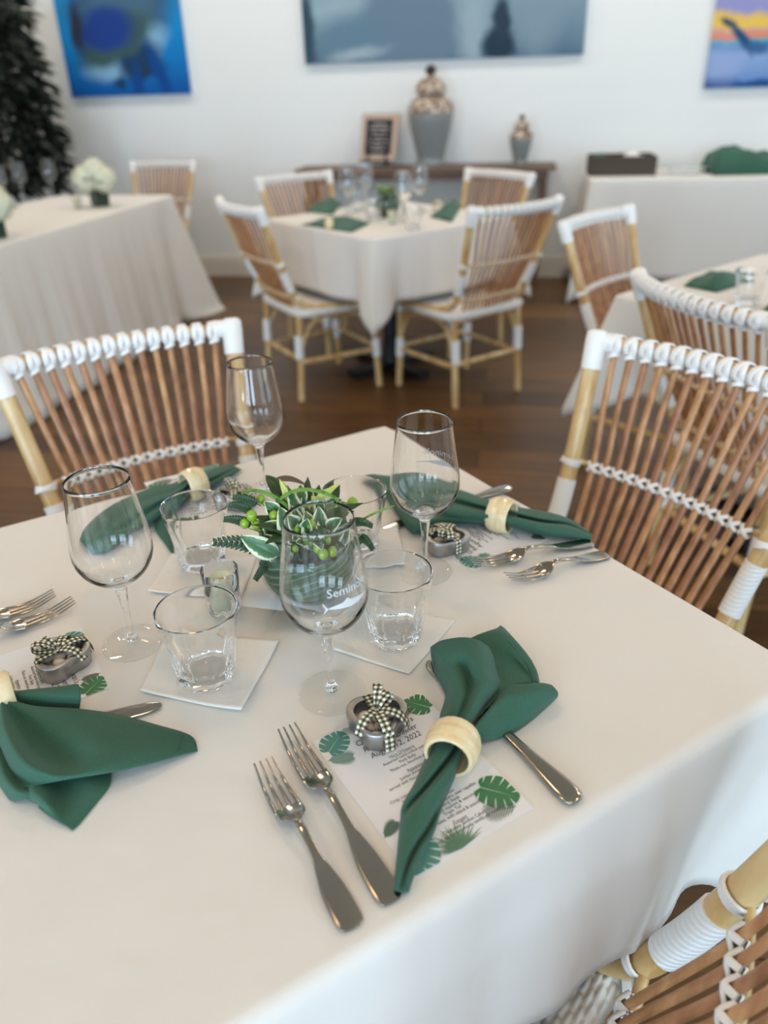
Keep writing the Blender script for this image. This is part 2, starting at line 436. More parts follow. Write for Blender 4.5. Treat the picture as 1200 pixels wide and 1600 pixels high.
def folding_table(label, ctr, rz, Lx, Ly, z, group=None):
    t = thing('banquet_table', label, 'table', (ctr[0], ctr[1], 0), rz, group)
    MB().box((0, 0, z-.025), (Lx-.04, Ly-.04, .03)).build('tabletop', 'table_wood', t)
    for sx in (-1, 1):
        for sy in (-1, 1):
            MB().tube([(sx*(Lx/2-.12), sy*(Ly/2-.1), z-.04), (sx*(Lx/2-.12), sy*(Ly/2-.1), 0)], .016).build('leg', 'black_metal', t)
    return t

C0 = Vector((.011, 1.370)); ang1 = radians(-148.9); E1 = Vector((cos(ang1), sin(ang1))); E2 = Vector((-E1.y, E1.x))
if E2.y > 0: E2 = -E2
TS = .862
def TP(s_, t_, h=0): q = C0+E1*s_+E2*t_; return Vector((q.x, q.y, TZ+h))
tablecloth('tablecloth', 'white cloth over the near table set with glasses and green napkins', C0, E1, E2, TS, TS, TZ, .237, wave=.008, freq=13, cflare=.11, seed=3, er=.014)
cc = TP(TS/2, TS/2); pedestal_table('near square table under the white cloth in the foreground', cc, ang1, TS, TS, TZ-.003)

A38 = radians(38); U38, V38 = Vector((cos(A38), sin(A38))), Vector((-sin(A38), cos(A38)))
FC = Vector((-.012, 3.36)); FS = .86
tablecloth('tablecloth', 'white cloth over the middle table near the back wall, between four chairs', FC, U38, V38, FS, FS, TZ, .27, wave=.005, cflare=.10, seed=5, mt='white_cloth')
fc = FC+(U38+V38)*FS/2; pedestal_table('square table with black pedestal between four chairs', fc, A38, FS, FS, TZ-.003)
MC = Vector((.69, 2.30)); MS = .86
tablecloth('tablecloth', 'white cloth over the table at the right edge behind two rattan chairs', MC, U38, -V38, MS, MS, TZ, .27, wave=.006, cflare=.12, seed=9)
mc = MC+(U38-V38)*MS/2; pedestal_table('square table at the right edge behind the rattan chairs', mc, A38, MS, MS, TZ-.003)
LA = Vector((-1.235, 5.17)); Ld = Vector((-.22, -.975)).normalized(); Lp = Vector((Ld.y, -Ld.x))
tablecloth('tablecloth', 'long floor-length pale cloth over the banquet table at the left', LA, Ld, Lp, 2.6, .80, TZ, .735, wave=.014, freq=13, cflare=.20, cdrop=.1, csig=.09, flare=.06, seed=11, floor_clip=.006, N_=600)
lc = LA+Ld*1.3+Lp*.4; folding_table('long banquet table at the left under a floor-length cloth', lc, math.atan2(Ld.y, Ld.x), 2.6, .80, TZ-.003)
WD2 = Vector((WD.x, WD.y)); WN2 = Vector((WN.x, WN.y))
RA = Vector((1.36, 5.27)); 
tablecloth('tablecloth', 'white cloth over the long serving table by the wall at right', RA, WD2, -WN2, 1.83, .62, TZ, .60, wave=.006, freq=7, cflare=.12, cdrop=.24, csig=.09, flare=.02, seed=13, N_=500)
rc = RA+WD2*.915-WN2*.31; folding_table('long serving table by the wall at right', rc, math.atan2(WD2.y, WD2.x), 1.83, .62, TZ-.003)
mat('crate_black', (20, 20, 22), .6)
o = MB().box((0, 0, .055), (.5, .3, .11)).box((0, 0, .115), (.54, .34, .015)).build('storage_crate', 'crate_black'); o.location = (RA.x+.6, RA.y+.45, 0); o.rotation_euler = (0, 0, -.16)
tag(o, 'low black crate on the floor beneath the serving table', 'crate')

# ================================================================== rattan chairs
def build_chair(label, seat_fine=True):
    t = thing('rattan_chair', label, 'chair')
    def post_pts(s): return smoothline([(s*.238, -.352, .872), (s*.232, -.340, .84), (s*.207, -.272, .64), (s*.196, -.228, .53), (s*.196, -.188, .462), (s*.204, -.11, .430), (s*.210, .04, .420), (s*.212, .19, .418)], 7)
    for s in (-1, 1):
        p = MB().tube(post_pts(s), .0165, 14).build('back_post', 'rattan_pole', t, smooth=60)
        MB().tube([(s*.238, -.3535, .884), (s*.2375, -.352, .878), (s*.236, -.348, .862), (s*.229, -.332, .812)], [.012, .0205, .0215, .0205], 16).tube([(s*.236, -.349, .862), (s*.2, -.362, .864)], .0185, 12).build('corner_wrap', 'white_wrap', p, smooth=60)
        MB().tube([q_ for q_ in smoothline(post_pts(s), 3) if .515 < q_.z < .61], .0188, 16).build('post_wrap', 'white_coil', p, smooth=60)
        MB().loop((s*.194, -.2, .485), (s*.05, .6, -.75), .0188, .011, .003).build('post_lacing', 'white_wrap', p)
        MB().loop((s*.207, -.272, .64), (s*.11, .32, -.93), .0185, .011, .003).loop((s*.207, -.272, .64), (s*.11, .32, -.93), .0195, .009, .003, tilt=.006).build('post_lacing', 'white_wrap', p)
        lg = MB().tube(smoothline([(s*.186, -.190, .400), (s*.188, -.200, .2), (s*.192, -.214, .0)], 6), .0155, 12).build('leg', 'rattan_pole', t, smooth=60)
        MB().tube([(s*.184, -.199, .31), (s*.1855, -.203, .205)], .0205, 12).build('leg_wrap', 'white_coil', lg, smooth=60)
        lg = MB().tube(smoothline([(s*.206, .19, .42), (s*.208, .195, .2), (s*.214, .203, 0)], 6), .0155, 12).build('leg', 'rattan_pole', t, smooth=60)
        MB().tube([(s*.2075, .194, .24), (s*.209, .196, .15)], .0205, 12).build('leg_wrap', 'white_coil', lg, smooth=60)
        MB().tube([(s*.206, .19, .44), (s*.207, .192, .37)], .019, 12).build('leg_wrap', 'white_coil', lg, smooth=60)
        MB().tube([(s*.187, -.204, .185), (s*.208, .195, .185)], .0125, 10).build('stretcher', 'rattan_pole', t, smooth=60)
        MB().tube(smoothline([(s*.19, -.19, .25), (s*.193, -.13, .36), (s*.197, -.03, .385), (s*.2, .05, .38), (s*.204, .13, .35), (s*.207, .185, .25)], 5), .008, 8).build('side_brace', 'rattan_pole', t, smooth=60)
    MB().tube([(-.187, -.204, .2), (.187, -.204, .2)], .0125, 10).build('stretcher', 'rattan_pole', t, smooth=60)
    MB().tube([(-.208, .195, .2), (.208, .195, .2)], .0125, 10).build('stretcher', 'rattan_pole', t, smooth=60)
    # seat: woven top and rounded edge
    n = 250 if seat_fine else 20
    def outl(a):   # rounded square outline
        q = 9; c_, s_ = cos(a), sin(a); rr = 1/((abs(c_)**q+abs(s_)**q)**(1/q)); return rr*c_, rr*s_
    mb = MB(); P = []
    for i in range(n+1):
        row = []
        for j in range(n+1):
            x = -.216+.432*i/n; y = -.2+.4*j/n
            pt = .0085; r_ = math.floor(y/pt); fy = (y/pt-r_)-.5; ln = .024
            fx = (x/ln+(r_ % 2)*.5) % 1.0-.5
            h = (max(0, cos(fy*pi))**.55)*(max(.02, cos(fx*pi))**.35)*.0042
            e = max(abs(x)/.216, abs(y)/.2)
            row.append(Vector((x, y, .431-.014*max(0, e-.86)/.14+h-.006*(1-e*e))))
        P.append(row)
    mb.grid(P)
    seat = mb.build('seat', 'woven_white', t, smooth=180)
    mb = MB(); ring = []
    for k in range(9):
        a = -pi/2+pi*k/8
        ring.append([Vector(((.216+.010*cos(a))*ox, (.2+.012*cos(a))*oy, .412+.019*sin(a))) for ox, oy in [outl(2*pi*j/72) for j in range(72)]])
    mb.grid(ring, close_v=True); mb.grid([[Vector((x*.19, y*.19, .397)) for x in (-1, 1)] for y in (-1, 1)])
    mb.build('seat_frame', 'woven_white', seat, smooth=60)
    # curved rails: centre line as function of x (-1..1) at the three levels
    def rail(k, wdt, y0, z0, bow): return Vector((wdt*k, y0-bow*(1-k*k), z0))
    top = lambda k: rail(k, .236, -.350, .862, .045)
    mid = lambda k: rail(k, .207, -.272, .64, .030)
    low = lambda k: rail(k, .190, -.200, .480, .016)
    MB().tube([top(-1+2*i/24) for i in range(25)], .0125, 12).build('top_rail', 'rattan_pole', t, smooth=60)
    mr = MB().tube([mid(-1+2*i/24)+Vector((0, -.009, 0)) for i in range(25)], .005, 8).build('middle_rail', 'rattan_pole', t, smooth=60)
    MB().tube([low(-1+2*i/24)+Vector((0, -.009, 0)) for i in range(25)], .007, 8).build('lower_rail', 'rattan_pole', t, smooth=60)
    ns = 14; lace_t = MB(); lace_m = MB(); lace_l = MB()
    rnd = random.Random(4)
    for i in range(ns):
        k = -.84+1.68*i/(ns-1)
        a, b, c = top(k)+Vector((0, .004, -.008)), mid(k*.93), low(k*.88)
        c2 = c+Vector((0, .012, -.05))
        pts = smoothline([a, a.lerp(b, .5)+Vector((0, .002, 0)), b, c, c2], 5)
        MB().tube(pts, (.0072+rnd.uniform(-.0006, .0008)), 8, flat=.72, nrm=(0, 1, 0)).build('spindle', SPIN[(i*7) % 3], t, smooth=60)
        ax = (top(k+.02)-top(k-.02)).normalized()
        tc = top(k)+Vector((0, 0, -.001))
        lace_t.loop(tc, ax, .0168, .0125, .004, tilt=.0080, ref=(0, 0, 1))
        lace_t.loop(tc, ax, .0178, .0115, .004, tilt=-.0080, ref=(0, 0, 1))
        lace_t.loop(tc+Vector((0, 0, -.004)), ax, .0205, .008, .003, tilt=.0035, ref=(0, 0, 1), ry=.0165)
        dn = (b-a).normalized()
        lace_t.loop(a+dn*.014, dn, .0095, .008, .003, tilt=.003, ref=(0, 1, 0))
        for (LM, q, sc) in ((lace_m, b, 1.0), (lace_l, c, 1.15)):
            axm = (mid(k+.02)-mid(k-.02)).normalized()
            up_ = (a-b).normalized(); fwd = axm.cross(up_).normalized()
            if fwd.y < 0: fwd = -fwd
            for sg in (-1, 1):
                for side in (1, -1):
                    pp = [q+axm*(-.0105*sc)+up_*(-.0085*sc*sg)+fwd*side*.001, q+fwd*side*.0095, q+axm*(.0105*sc)+up_*(.0085*sc*sg)+fwd*side*.001]
                    pp = smoothline(pp, 3); LM.strap(pp, [fwd*side]*len(pp), .0078*sc, .0026)
    lace_t.build('top_lacing', 'white_wrap', t, smooth=60)
    lace_m.build('middle_lacing', 'white_wrap', t, smooth=60)
    lace_l.build('lower_lacing', 'white_wrap', t, smooth=60)
    return t
def face(dx, dy): return math.atan2(dy, dx)-pi/2
chair = build_chair('rattan chair at the right side of the near table, tall fanned back')
chair.location = (.277, 1.078, 0); chair.rotation_euler = (0, 0, face(-.812, -.584))
GC = 'white-laced rattan dining chairs'; chair['group'] = GC
CH = [((-.340, 1.229), (.505, -.863), 'rattan chair behind the far left side of the near table'),
      ((-.021, .466), (-.78, .62), 'close-up rattan chair with white woven seat in the lower right corner'),
      ((1.069, 1.89), (.95, .31), 'rattan chair with curved back behind the right-hand near chair'),
      ((1.065, 2.74), (.72, -.69), 'rattan chair seen side-on in front of the serving table at right'),
      ((.385, 3.64), (-.55, .835), 'rattan chair at the middle table, front right side'),
      ((-.285, 3.78), (.87, .5), 'rattan chair at the middle table, front left side'),
      ((-.23, 4.48), (.61, -.79), 'rattan chair at the middle table, back left side'),
      ((.41, 4.38), (-.79, -.62), 'rattan chair at the middle table, back right side'),
      ((-1.56, 5.62), (-.25, -.97), 'rattan chair behind the end of the left banquet table by the wall')]
for (p_, f_, lb) in CH: dup(chair, (p_[0], p_[1], 0), face(*f_), lb, GC)

# ================================================================== glassware
def smooth_prof(pts, k=5): return [(p.x, p.y) for p in smoothline([Vector((a, b, 0)) for a, b in pts], k)]
GLABEL = {}
def build_wine(label, loc, rz):
    t = thing('wine_glass', label, 'wine glass', loc, rz, 'stemmed wine glasses')
    outer = [(0, .0795)]+smooth_prof([(.0075, .079), (.0125, .0855), (.0235, .0925), (.0345, .1035), (.0412, .117), (.0430, .130), (.0412, .152), (.0368, .182), (.0330, .212)], 5)
    inner = [(max(r-.0008, 0), z+.0009) for r, z in smooth_prof([(.0, .0866), (.0120, .0880), (.0235, .0945), (.0345, .1053), (.0412, .1185), (.0430, .1310), (.0412, .152), (.0368, .182), (.0330, .2112)], 5)]
    MB().lathe(outer+[(.0326, .2125)]+inner[::-1], 48, cap0=False, cap1=False).build('bowl', 'thick_glass', t, smooth=180)
    MB().lathe(smooth_prof([(0, .0062), (.007, .0066), (.0052, .012), (.0034, .022), (.0036, .042), (.0050, .060), (.0068, .0785)], 5)+[(0, .0792)], 24, cap0=False, cap1=False).build('stem', 'thick_glass', t, smooth=180)
    MB().lathe([(0, .0004), (.033, .0004), (.0355, .0011), (.0358, .0016), (.0352, .0021), (.028, .0026), (.015, .0040), (.0072, .0062), (0, .0064)], 48, cap0=False, cap1=False).build('foot', 'thin_glass', t, smooth=60)
    # etched lettering and billfish on the bowl
    def rad(z):
        for (r1, z1), (r2, z2) in zip(outer, outer[1:]):
            if z1 <= z <= z2: return r1+(r2-r1)*(z-z1)/(z2-z1)
        return .04
    def wrap(vs, z0): return [Vector(((rad(z0+v.y)+.0004)*sin(v.x/.041), -(rad(z0+v.y)+.0004)*cos(v.x/.041), z0+v.y)) for v in vs]
    mb = MB(); vs, fs = textmesh('Seminole', .0125); mb.add(wrap(vs, .150), fs)
    fish = [(-.030, .006), (-.026, .0015), (-.018, .0035), (-.008, .0045), (-.004, .009), (0, .0045), (.012, .0035), (.018, .002), (.036, .0025), (.018, 0), (.010, -.002), (.002, -.003), (.0, -.006), (-.003, -.003), (-.016, -.001), (-.026, -.0005), (-.031, -.006), (-.028, .0)]
    cenv = Vector((0, 0, 0)); pv = [Vector((a, b, 0)) for a, b in fish]
    top_, bot_ = [], []
    xs = [-.026, -.018, -.010, -.004, 0, .008, .014, .020, .037]
    tp = [.001, .003, .0042, .0085, .005, .0042, .003, .0018, .0012]; bt = [-.0003, -.0016, -.0026, -.0034, -.0036, -.003, -.002, 0, .0006]
    P = [[Vector((x, b_, 0)) for x, b_ in zip(xs, bt)], [Vector((x, b_, 0)) for x, b_ in zip(xs, tp)]]
    vv = [p for r in P for p in r]; n_ = len(xs); ff = [(i, i+1, n_+i+1, n_+i) for i in range(n_-1)]
    b0 = len(vv); vv += [Vector((-.026, 0, 0)), Vector((-.032, .0075, 0)), Vector((-.029, 0, 0)), Vector((-.032, -.0065, 0))]; ff += [(b0, b0+1, b0+2), (b0, b0+2, b0+3)]
    mb.add(wrap([p*.85 for p in vv], .1385), ff)
    mb.build('etched_logo', 'etch', t, smooth=180)
    return t
wg = build_wine('wine glass nearest the camera, in front of the flower vase', T(519, 1083), radians(40))
dup(wg, T(209, 1005), radians(150), 'leftmost wine glass on the near table', 'stemmed wine glasses')
dup(wg, T(664, 893), radians(148), 'wine glass at the right, before the napkin with dark knife tip', 'stemmed wine glasses')
dup(wg, T(413, 768), radians(200), 'farthest wine glass on the near table, behind the flowers', 'stemmed wine glasses')

for g_ in [o for o in COL.objects if o.name.startswith('wine_glass') and (('leftmost' in o['label']) or ('farthest wine glass on' in o['label']))]:
    for c_ in list(g_.children):
        if c_.name.startswith('etched'): bpy.data.objects.remove(c_)
plain_glass = [o for o in COL.objects if o.get('label', '').startswith('farthest wine glass on')][0]
def build_tumbler(label, loc, rz):
    t = thing('tumbler', label, 'tumbler', loc, rz, 'faceted water tumblers')
    nf = 9
    def fac(a, z):
        k = min(1, max(0, (.066-z)/.022)); k = k*k*(3-2*k)
        q = cos(pi/nf)/cos(((a) % (2*pi/nf))-pi/nf)
        return 1-(1-q)*k*1.0-.012*k
    outp = [(.0292, .0004), (.0318, .003), (.0325, .010), (.0350, .030), (.0380, .055), (.0400, .068), (.0418, .080), (.0430, .0885)]
    inp = [(.0428, .0900), (.0418, .0903), (.0408, .0893), (.0395, .080), (.0370, .062), (.0325, .040), (.0288, .022), (.0265, .0155), (.02, .0135), (0, .013)]
    mb = MB(); n = 108
    mb.lathe([(0, .0015), (.022, .0012)]+outp, n, fac=fac, cap0=False, cap1=False)
    mb2 = MB(); mb2.lathe([outp[-1]]+inp, n, fac=lambda a, z: 1-.022*(.5-.5*cos(nf*a))*min(1, max(0, (.055-z)/.02)), cap0=False, cap1=False)
    mb.add(mb2.v, mb2.f)
    o = mb.build('body', 'thick_glass', t, smooth=25)
    return t
tm = build_tumbler('tumbler nearest the camera at left, in front of the candle', T(324, 1056, .0027), .3)
dup(tm, T(618, 994, .0027), .1, 'tumbler on a paper napkin right of the front wine glass')
dup(tm, T(318, 880, .0027), .5, 'tumbler behind the votive candle, in front of the left napkin')
dup(tm, T(558, 856, .0027), .2, 'tumbler behind the flowers at their right')

# votive holder and candle
vb = W(342, 888, TZ+.058); vloc = Vector((vb.x, vb.y, TZ))
t = thing('votive_holder', 'small clear glass votive holder between the two left tumblers', 'candle holder', vloc)
MB().lathe([(0, .0005), (.0192, .0005), (.0205, .002), (.0225, .056), (.0224, .0575), (.0217, .058), (.0210, .057), (.0190, .009), (.0178, .0065), (0, .006)], 40, cap0=False, cap1=False).build('body', 'thick_glass', t, smooth=50)
t = thing('votive_candle', 'cream votive candle with melted hollow inside the glass holder', 'candle', vloc+Vector((.0, 0, .007)))
MB().lathe([(0, 0), (.0150, 0), (.0160, .004), (.0168, .034), (.0164, .037), (.0150, .038), (.0122, .0355), (.011, .030), (0, .028)], 32, fac=lambda a, z: 1+.03*sin(3*a+z*90), cap0=False, cap1=False).build('wax', 'wax', t, smooth=60)
MB().tube([(0, 0, .027), (.001, 0, .033)], .0007, 6).build('wick', 'wick', t)

# ================================================================== paper napkins
def paper(label, pts, lift=(0, 0, 0, 0), seed=0):
    rnd = random.Random(seed); A, B, C, D = [T(*p) for p in pts]; n = 24; P = []
    ph = [rnd.uniform(0, 6) for _ in range(4)]
    for i in range(n+1):
        row = []
        for j in range(n+1):
            a, b = i/n, j/n; p = A.lerp(B, a).lerp(D.lerp(C, a), b)
            l4 = lift[0]*(max(0, 1-a-b*1.0))**2+lift[1]*(max(0, a-b))**2+lift[2]*(max(0, a+b-1))**2+lift[3]*(max(0, b-a))**2
            ed = max(0, abs(a-.5)*2-.75)+max(0, abs(b-.5)*2-.75)
            row.append(p+Vector((0, 0, .0008+l4+.0022*ed*(1+sin(7*a+5*b+ph[0]))+.0002*sin(9*b+ph[1]))))
        P.append(row)
    o = MB().grid(P).build('paper_napkin', 'paper_napkin', origin=(A+C)/2, smooth=180, solid=.0009)
    return tag(o, label, 'paper napkin', 'white paper cocktail napkins')
paper('white paper napkin under the tumbler nearest the camera at left', [(219, 1084), (262, 985), (437, 1005), (378, 1118)], (.002, 0, .003, .006), 1)
paper('white paper napkin under the tumbler right of the front wine glass', [(502, 1012), (560, 940), (713, 970), (640, 1056)], (.003, 0, .0, .002), 2)
paper('white paper napkin under the tumbler behind the votive candle', [(232, 930), (268, 868), (402, 870), (378, 935)], (.004, 0, 0, .002), 3)
paper('white paper napkin under the tumbler behind the flowers', [(498, 893), (520, 832), (622, 828), (634, 884)], (0, .0, .003, .003), 4)

# ================================================================== menu cards
CW, CL = .127, .1775
MENU = [(.052, 'Courtney & Ryan\'s', .0098, .12), (.066, 'Rehearsal Dinner', .0098, .12), (.080, 'August 12, 2022', .0098, .12)]
def mon_edge(a):
    k = 1-.30*exp(-((abs(a)-pi)/.30)**2); return cos(a)*k*1.0, sin(a)*k*.86
def leaf_monstera(mb, c, r, ang, clip):
    """split leaf, solid outline; its slits are a mesh of their own"""
    c = Vector((c[0], c[1], 0)); d = Vector((cos(ang), sin(ang), 0)); q = Vector((-d.y, d.x, 0))
    vs = [clip(c)]; n = 40
    for i in range(n+1):
        x, y = mon_edge(-pi+2*pi*i/n); vs.append(clip(c+d*x*r+q*y*r))
    mb.add(vs, [(0, i, i+1) for i in range(1, n+1)])
def leaf_slits(mb, c, r, ang, clip):
    c = Vector((c[0], c[1], 0)); d = Vector((cos(ang), sin(ang), 0)); q = Vector((-d.y, d.x, 0))
    def P(x, y): return clip(c+d*x*r+q*y*r)
    for sg in (-1, 1):
        for a in (.50, .95, 1.40, 1.85, 2.30):
            e0 = mon_edge(sg*(a-.055)); e1 = mon_edge(sg*(a+.055)); m0 = (cos(a)*.72-.22, 0)
            i0 = (m0[0]+(e0[0]-m0[0])*.38, sg*abs(e0[1])*.38)
            mb.add([P(*i0), P(e0[0]*1.02, e0[1]*1.02), P(e1[0]*1.02, e1[1]*1.02)], [(0, 1, 2)])
    mb.add([P(-.75, -.015), P(.85, 0), P(-.75, .015)], [(0, 1, 2)])
def leaf_fan(mb, c, r, a0, a1, n, clip, w=.017):
    for k in range(n):
        a = a0+(a1-a0)*k/(n-1); rr = r*(.86+.14*sin(k*2.3))
        mb.add([clip(Vector((c[0], c[1], 0))), clip(Vector((c[0]+rr*.55*cos(a-w*2.4), c[1]+rr*.55*sin(a-w*2.4), 0))), clip(Vector((c[0]+rr*cos(a), c[1]+rr*sin(a), 0))), clip(Vector((c[0]+rr*.55*cos(a+w*2.4), c[1]+rr*.55*sin(a+w*2.4), 0)))], [(0, 1, 2, 3)])
def leaf_fern(mb, c, r, ang, clip, n=11):
    d = Vector((cos(ang), sin(ang), 0)); s = Vector((-d.y, d.x, 0)); c = Vector((c[0], c[1], 0))
    mb.add([clip(c-s*.0004), clip(c+d*r), clip(c+s*.0004)], [(0, 1, 2)])
    for k in range(n):
        t_ = .08+.88*k/n; l = r*.5*sin(pi*(.15+.8*t_)); b_ = c+d*r*t_
        for sg in (-1, 1):
            e = b_+(d*.62+s*sg*.78)*l; q = (d*.78-s*sg*.62)*.00038
            mb.add([clip(b_-q), clip(b_.lerp(e, .5)-q*1.3), clip(e), clip(b_.lerp(e, .5)+q*1.3), clip(b_+q)], [(0, 1, 2, 3, 4)])
BODY = [(.0905, 'Hors D\'Oeuvre', 1), (.0952, 'Assorted hand-rolled sushi', 0), (.0998, 'Pork Belly', 0), (.1044, 'Thick-cut, bourbon glaze', 0)]
def menu_card(label, TL, TR, BL, h=.0006, full=True):
    """TL, TR, BL world points of three corners; x runs along the top, y down the card"""
    ux = (TR-TL).normalized(); uy = (BL-TL); uy = (uy-ux*uy.dot(ux)).normalized()
    t = thing('menu_card', label, 'menu card', (TL.x, TL.y, TZ+h), math.atan2(ux.y, ux.x), 'printed menu cards')
    # local frame: x along the top, y away (so down the card is -y)
    mb = MB().box((CW/2, -CL/2, 0), (CW, CL, .0006)); mb.build('card', 'card', t, smooth=20)
    Z = .0005
    lift = [0]
    def clip(p): return Vector((min(max(p.x, .0003), CW-.0003), min(max(p.y, -CL+.0003), -.0003), Z+lift[0]))
    mb = MB()
    def line(y, s, size, shear=0, ul=False, x0=CW*.52, align='CENTER'):
        vs, fs = textmesh(s, size, align, shear)
        vs = [Vector((v.x*.88+x0, v.y-y, Z)) for v in vs]; mb.add(vs, fs)
        if ul:
            x1 = min(v.x for v in vs); x2 = max(v.x for v in vs); mb.add([(x1, -y-.0008, Z), (x2, -y-.0008, Z), (x2, -y-.0005, Z), (x1, -y-.0005, Z)], [(0, 1, 2, 3)])
    for y, s, ul in MLINES: line(y, s, .0098 if ul == 2 else .0050, .15 if ul == 2 else 0, ul == 1)
    mb.build('printed_text', 'ink', t, smooth=180)
    def pr(fn, mt, *args):
        mb = MB(); fn(mb, *args); lift[0] += .00005
        if fn is leaf_monstera:
            m2 = MB(); leaf_slits(m2, *args); m2.build('leaf_slits', 'print_vein', t, smooth=180); lift[0] += .00005
        ov = 0
        for f_ in (mb.f if fn is not leaf_monstera else []):      # overlapping lobes lie a hair above one another
            ov += 1e-6
            for k_ in f_: mb.v[k_].z += ov
        mb.build('leaf_print', mt, t, smooth=180)
    pr(leaf_monstera, 'print_teal', (.017, -.014), .017, .6, clip)
    pr(leaf_fern, 'print_teal', (.001, -.030), .026, -.35, clip, 13)
    pr(leaf_fan, 'print_dark', (.034, -.001), .018, -2.4, -.5, 11, clip)
    pr(leaf_monstera, 'print_green', (CW-.012, -.014), .017, 2.2, clip)
    pr(leaf_fern, 'print_grey', (CW-.030, -.002), .020, -1.4, clip)
    pr(leaf_monstera, 'print_green', (CW-.016, -CL+.032), .021, -.9, clip)
    pr(leaf_fern, 'print_grey', (CW-.012, -CL+.010), .030, 2.85, clip)
    pr(leaf_fan, 'print_green', (.050, -CL+.001), .029, .2, 2.95, 25, clip)
    pr(leaf_monstera, 'print_teal', (.017, -CL+.015), .020, -2.2, clip)
    pr(leaf_fern, 'print_dark', (.001, -CL+.045), .020, .5, clip)
    return t
MLINES = [(.030, 'Courtney & Ryan\'s', 2), (.0405, 'Rehearsal Dinner', 2), (.051, 'August 12, 2022', 2),
          (.0600, 'Hors D\'Oeuvre', 1), (.0650, 'Assorted hand-rolled sushi', 0), (.0700, 'Pork Belly', 0), (.0750, 'Thick-cut, bourbon glaze', 0),
          (.0830, 'Appetizer', 1), (.0880, 'Jumbo shrimp cocktail', 0), (.0930, 'served with house-made cocktail sauce', 0),
          (.1010, 'Salad', 1), (.1060, 'Crisp iceberg, blue cheese, applewood smoked', 0), (.1105, 'bacon, tomato in house-made ranch', 0),
          (.1190, 'Entree', 1), (.1240, 'Chicken Piccata', 0), (.1285, 'artichokes, lemon, capers, over capellini', 0),
          (.1330, 'N.Y. Strip Steak', 0), (.1375, 'served with garlic/herb mashed & seasonal vegetable', 0), (.1420, 'Triple Tail', 0),
          (.1465, 'butter, & white wine, with island & seasonal vegetable', 0), (.1535, 'Dessert', 1), (.1580, 'Chocolate Godiva Cake', 0), (.1625, 'Served with house-made vanilla ice cream', 0)]
menu_card('printed menu card under the front green napkin, beside two forks', T(488, 1160), T(670, 1077), T(662, 1390))
# left card: read from the left side of the table, top edge towards the flowers
ltl, ltr = T(127, 982), T(174, 1083)
menu_card('printed menu card under the left napkin and ribboned tin', ltl, ltr, ltl+(ltr-ltl).cross(Vector((0, 0, 1))))
def card_from(tl, dirx, label):
    tl = T(*tl); d = Vector((*dirx, 0)).normalized(); return menu_card(label, tl, tl+d*CW, tl+Vector((d.y, -d.x, 0))*CL)
# right card: top edge towards the flowers, reader sits at right
def card_axes(tl_px, down, label):
    tl = T(*tl_px); dn = Vector((*down, 0)).normalized(); ux = Vector((-dn.y, dn.x, 0)); return menu_card(label, tl, tl+ux*CW, tl+dn*CL)
card_axes((738, 893), (.835, .55), 'printed menu card under the right napkin, above the two forks')
card_axes((404, 790), (-.50, .866), 'printed menu card under the far left napkin, behind the flowers')

# ================================================================== cutlery
def fork_mesh(Lf, hw=.0118, head=.0128):
    """fork lying along +y: handle end at y=0, tines at y=Lf"""
    mb = MB()
    k = Lf/.2
    st = [(0, .003, .0016, .0022), (.0012, .0078, .0024, .0022), (.006, .0106, .0028, .0024), (.020, .0110, .0028, .0030), (.040, .0100, .0028, .0048), (.058, .0068, .0030, .0075), (.072, .0043, .0032, .0105), (.098, .0035, .0034, .0150), (.111, .0036, .0034, .0150), (.1165, .0062, .0026, .0132), (.121, .0104, .0020, .0115), (.127, .0124, .0018, .0094), (.134, .0127, .0017, .0076), (.141, .0127, .0016, .0062)]
    rings = []
    for i in range((len(st)-1)*4+1):
        q = crom([Vector(s_) .to_4d() if len(s_) == 3 else Vector(s_) for s_ in st], i/4)
        y, w, th, z = q; y *= k; n = 16; row = []
        for j in range(n):
            a = 2*pi*j/n; cx_, sz_ = cos(a), sin(a)
            x = w*(abs(cx_)**.75)*(1 if cx_ > 0 else -1); zz = th*.5*(abs(sz_)**.6)*(1 if sz_ > 0 else -1)
            # raised rim along the handle edge
            if sz_ > 0 and y < .062*k: zz += .0006*max(0, abs(cx_)-.6)/.4-.0005*(1-abs(cx_))
            dish = -.0022*(1-(x/max(w, 1e-4))**2)*max(0, min(1, (y/k-.117)/.010))
            row.append(Vector((x, y, z+zz+dish)))
        rings.append(row)
    mb.grid(rings, close_v=True); mb.f.append(list(range(16))); b = len(mb.v)-16; mb.f.append([b+j for j in range(16)])
    for i in range(4):
        x0 = (-.0108, -.0037, .0037, .0108)[i]
        pts = smoothline([(x0*1.0, .138*k, .0062-.0016*(abs(i-1.5) < 1)), (x0*.98, .155*k, .0048), (x0*.91, .175*k, .0066), (x0*.80, .2*k, .0135)], 6)
        rr = [.0021-.0012*(j/(len(pts)-1))**1.3 for j in range(len(pts))]
        mb.tube(pts, rr, 8, flat=.75, nrm=(0, 0, 1))
    return mb
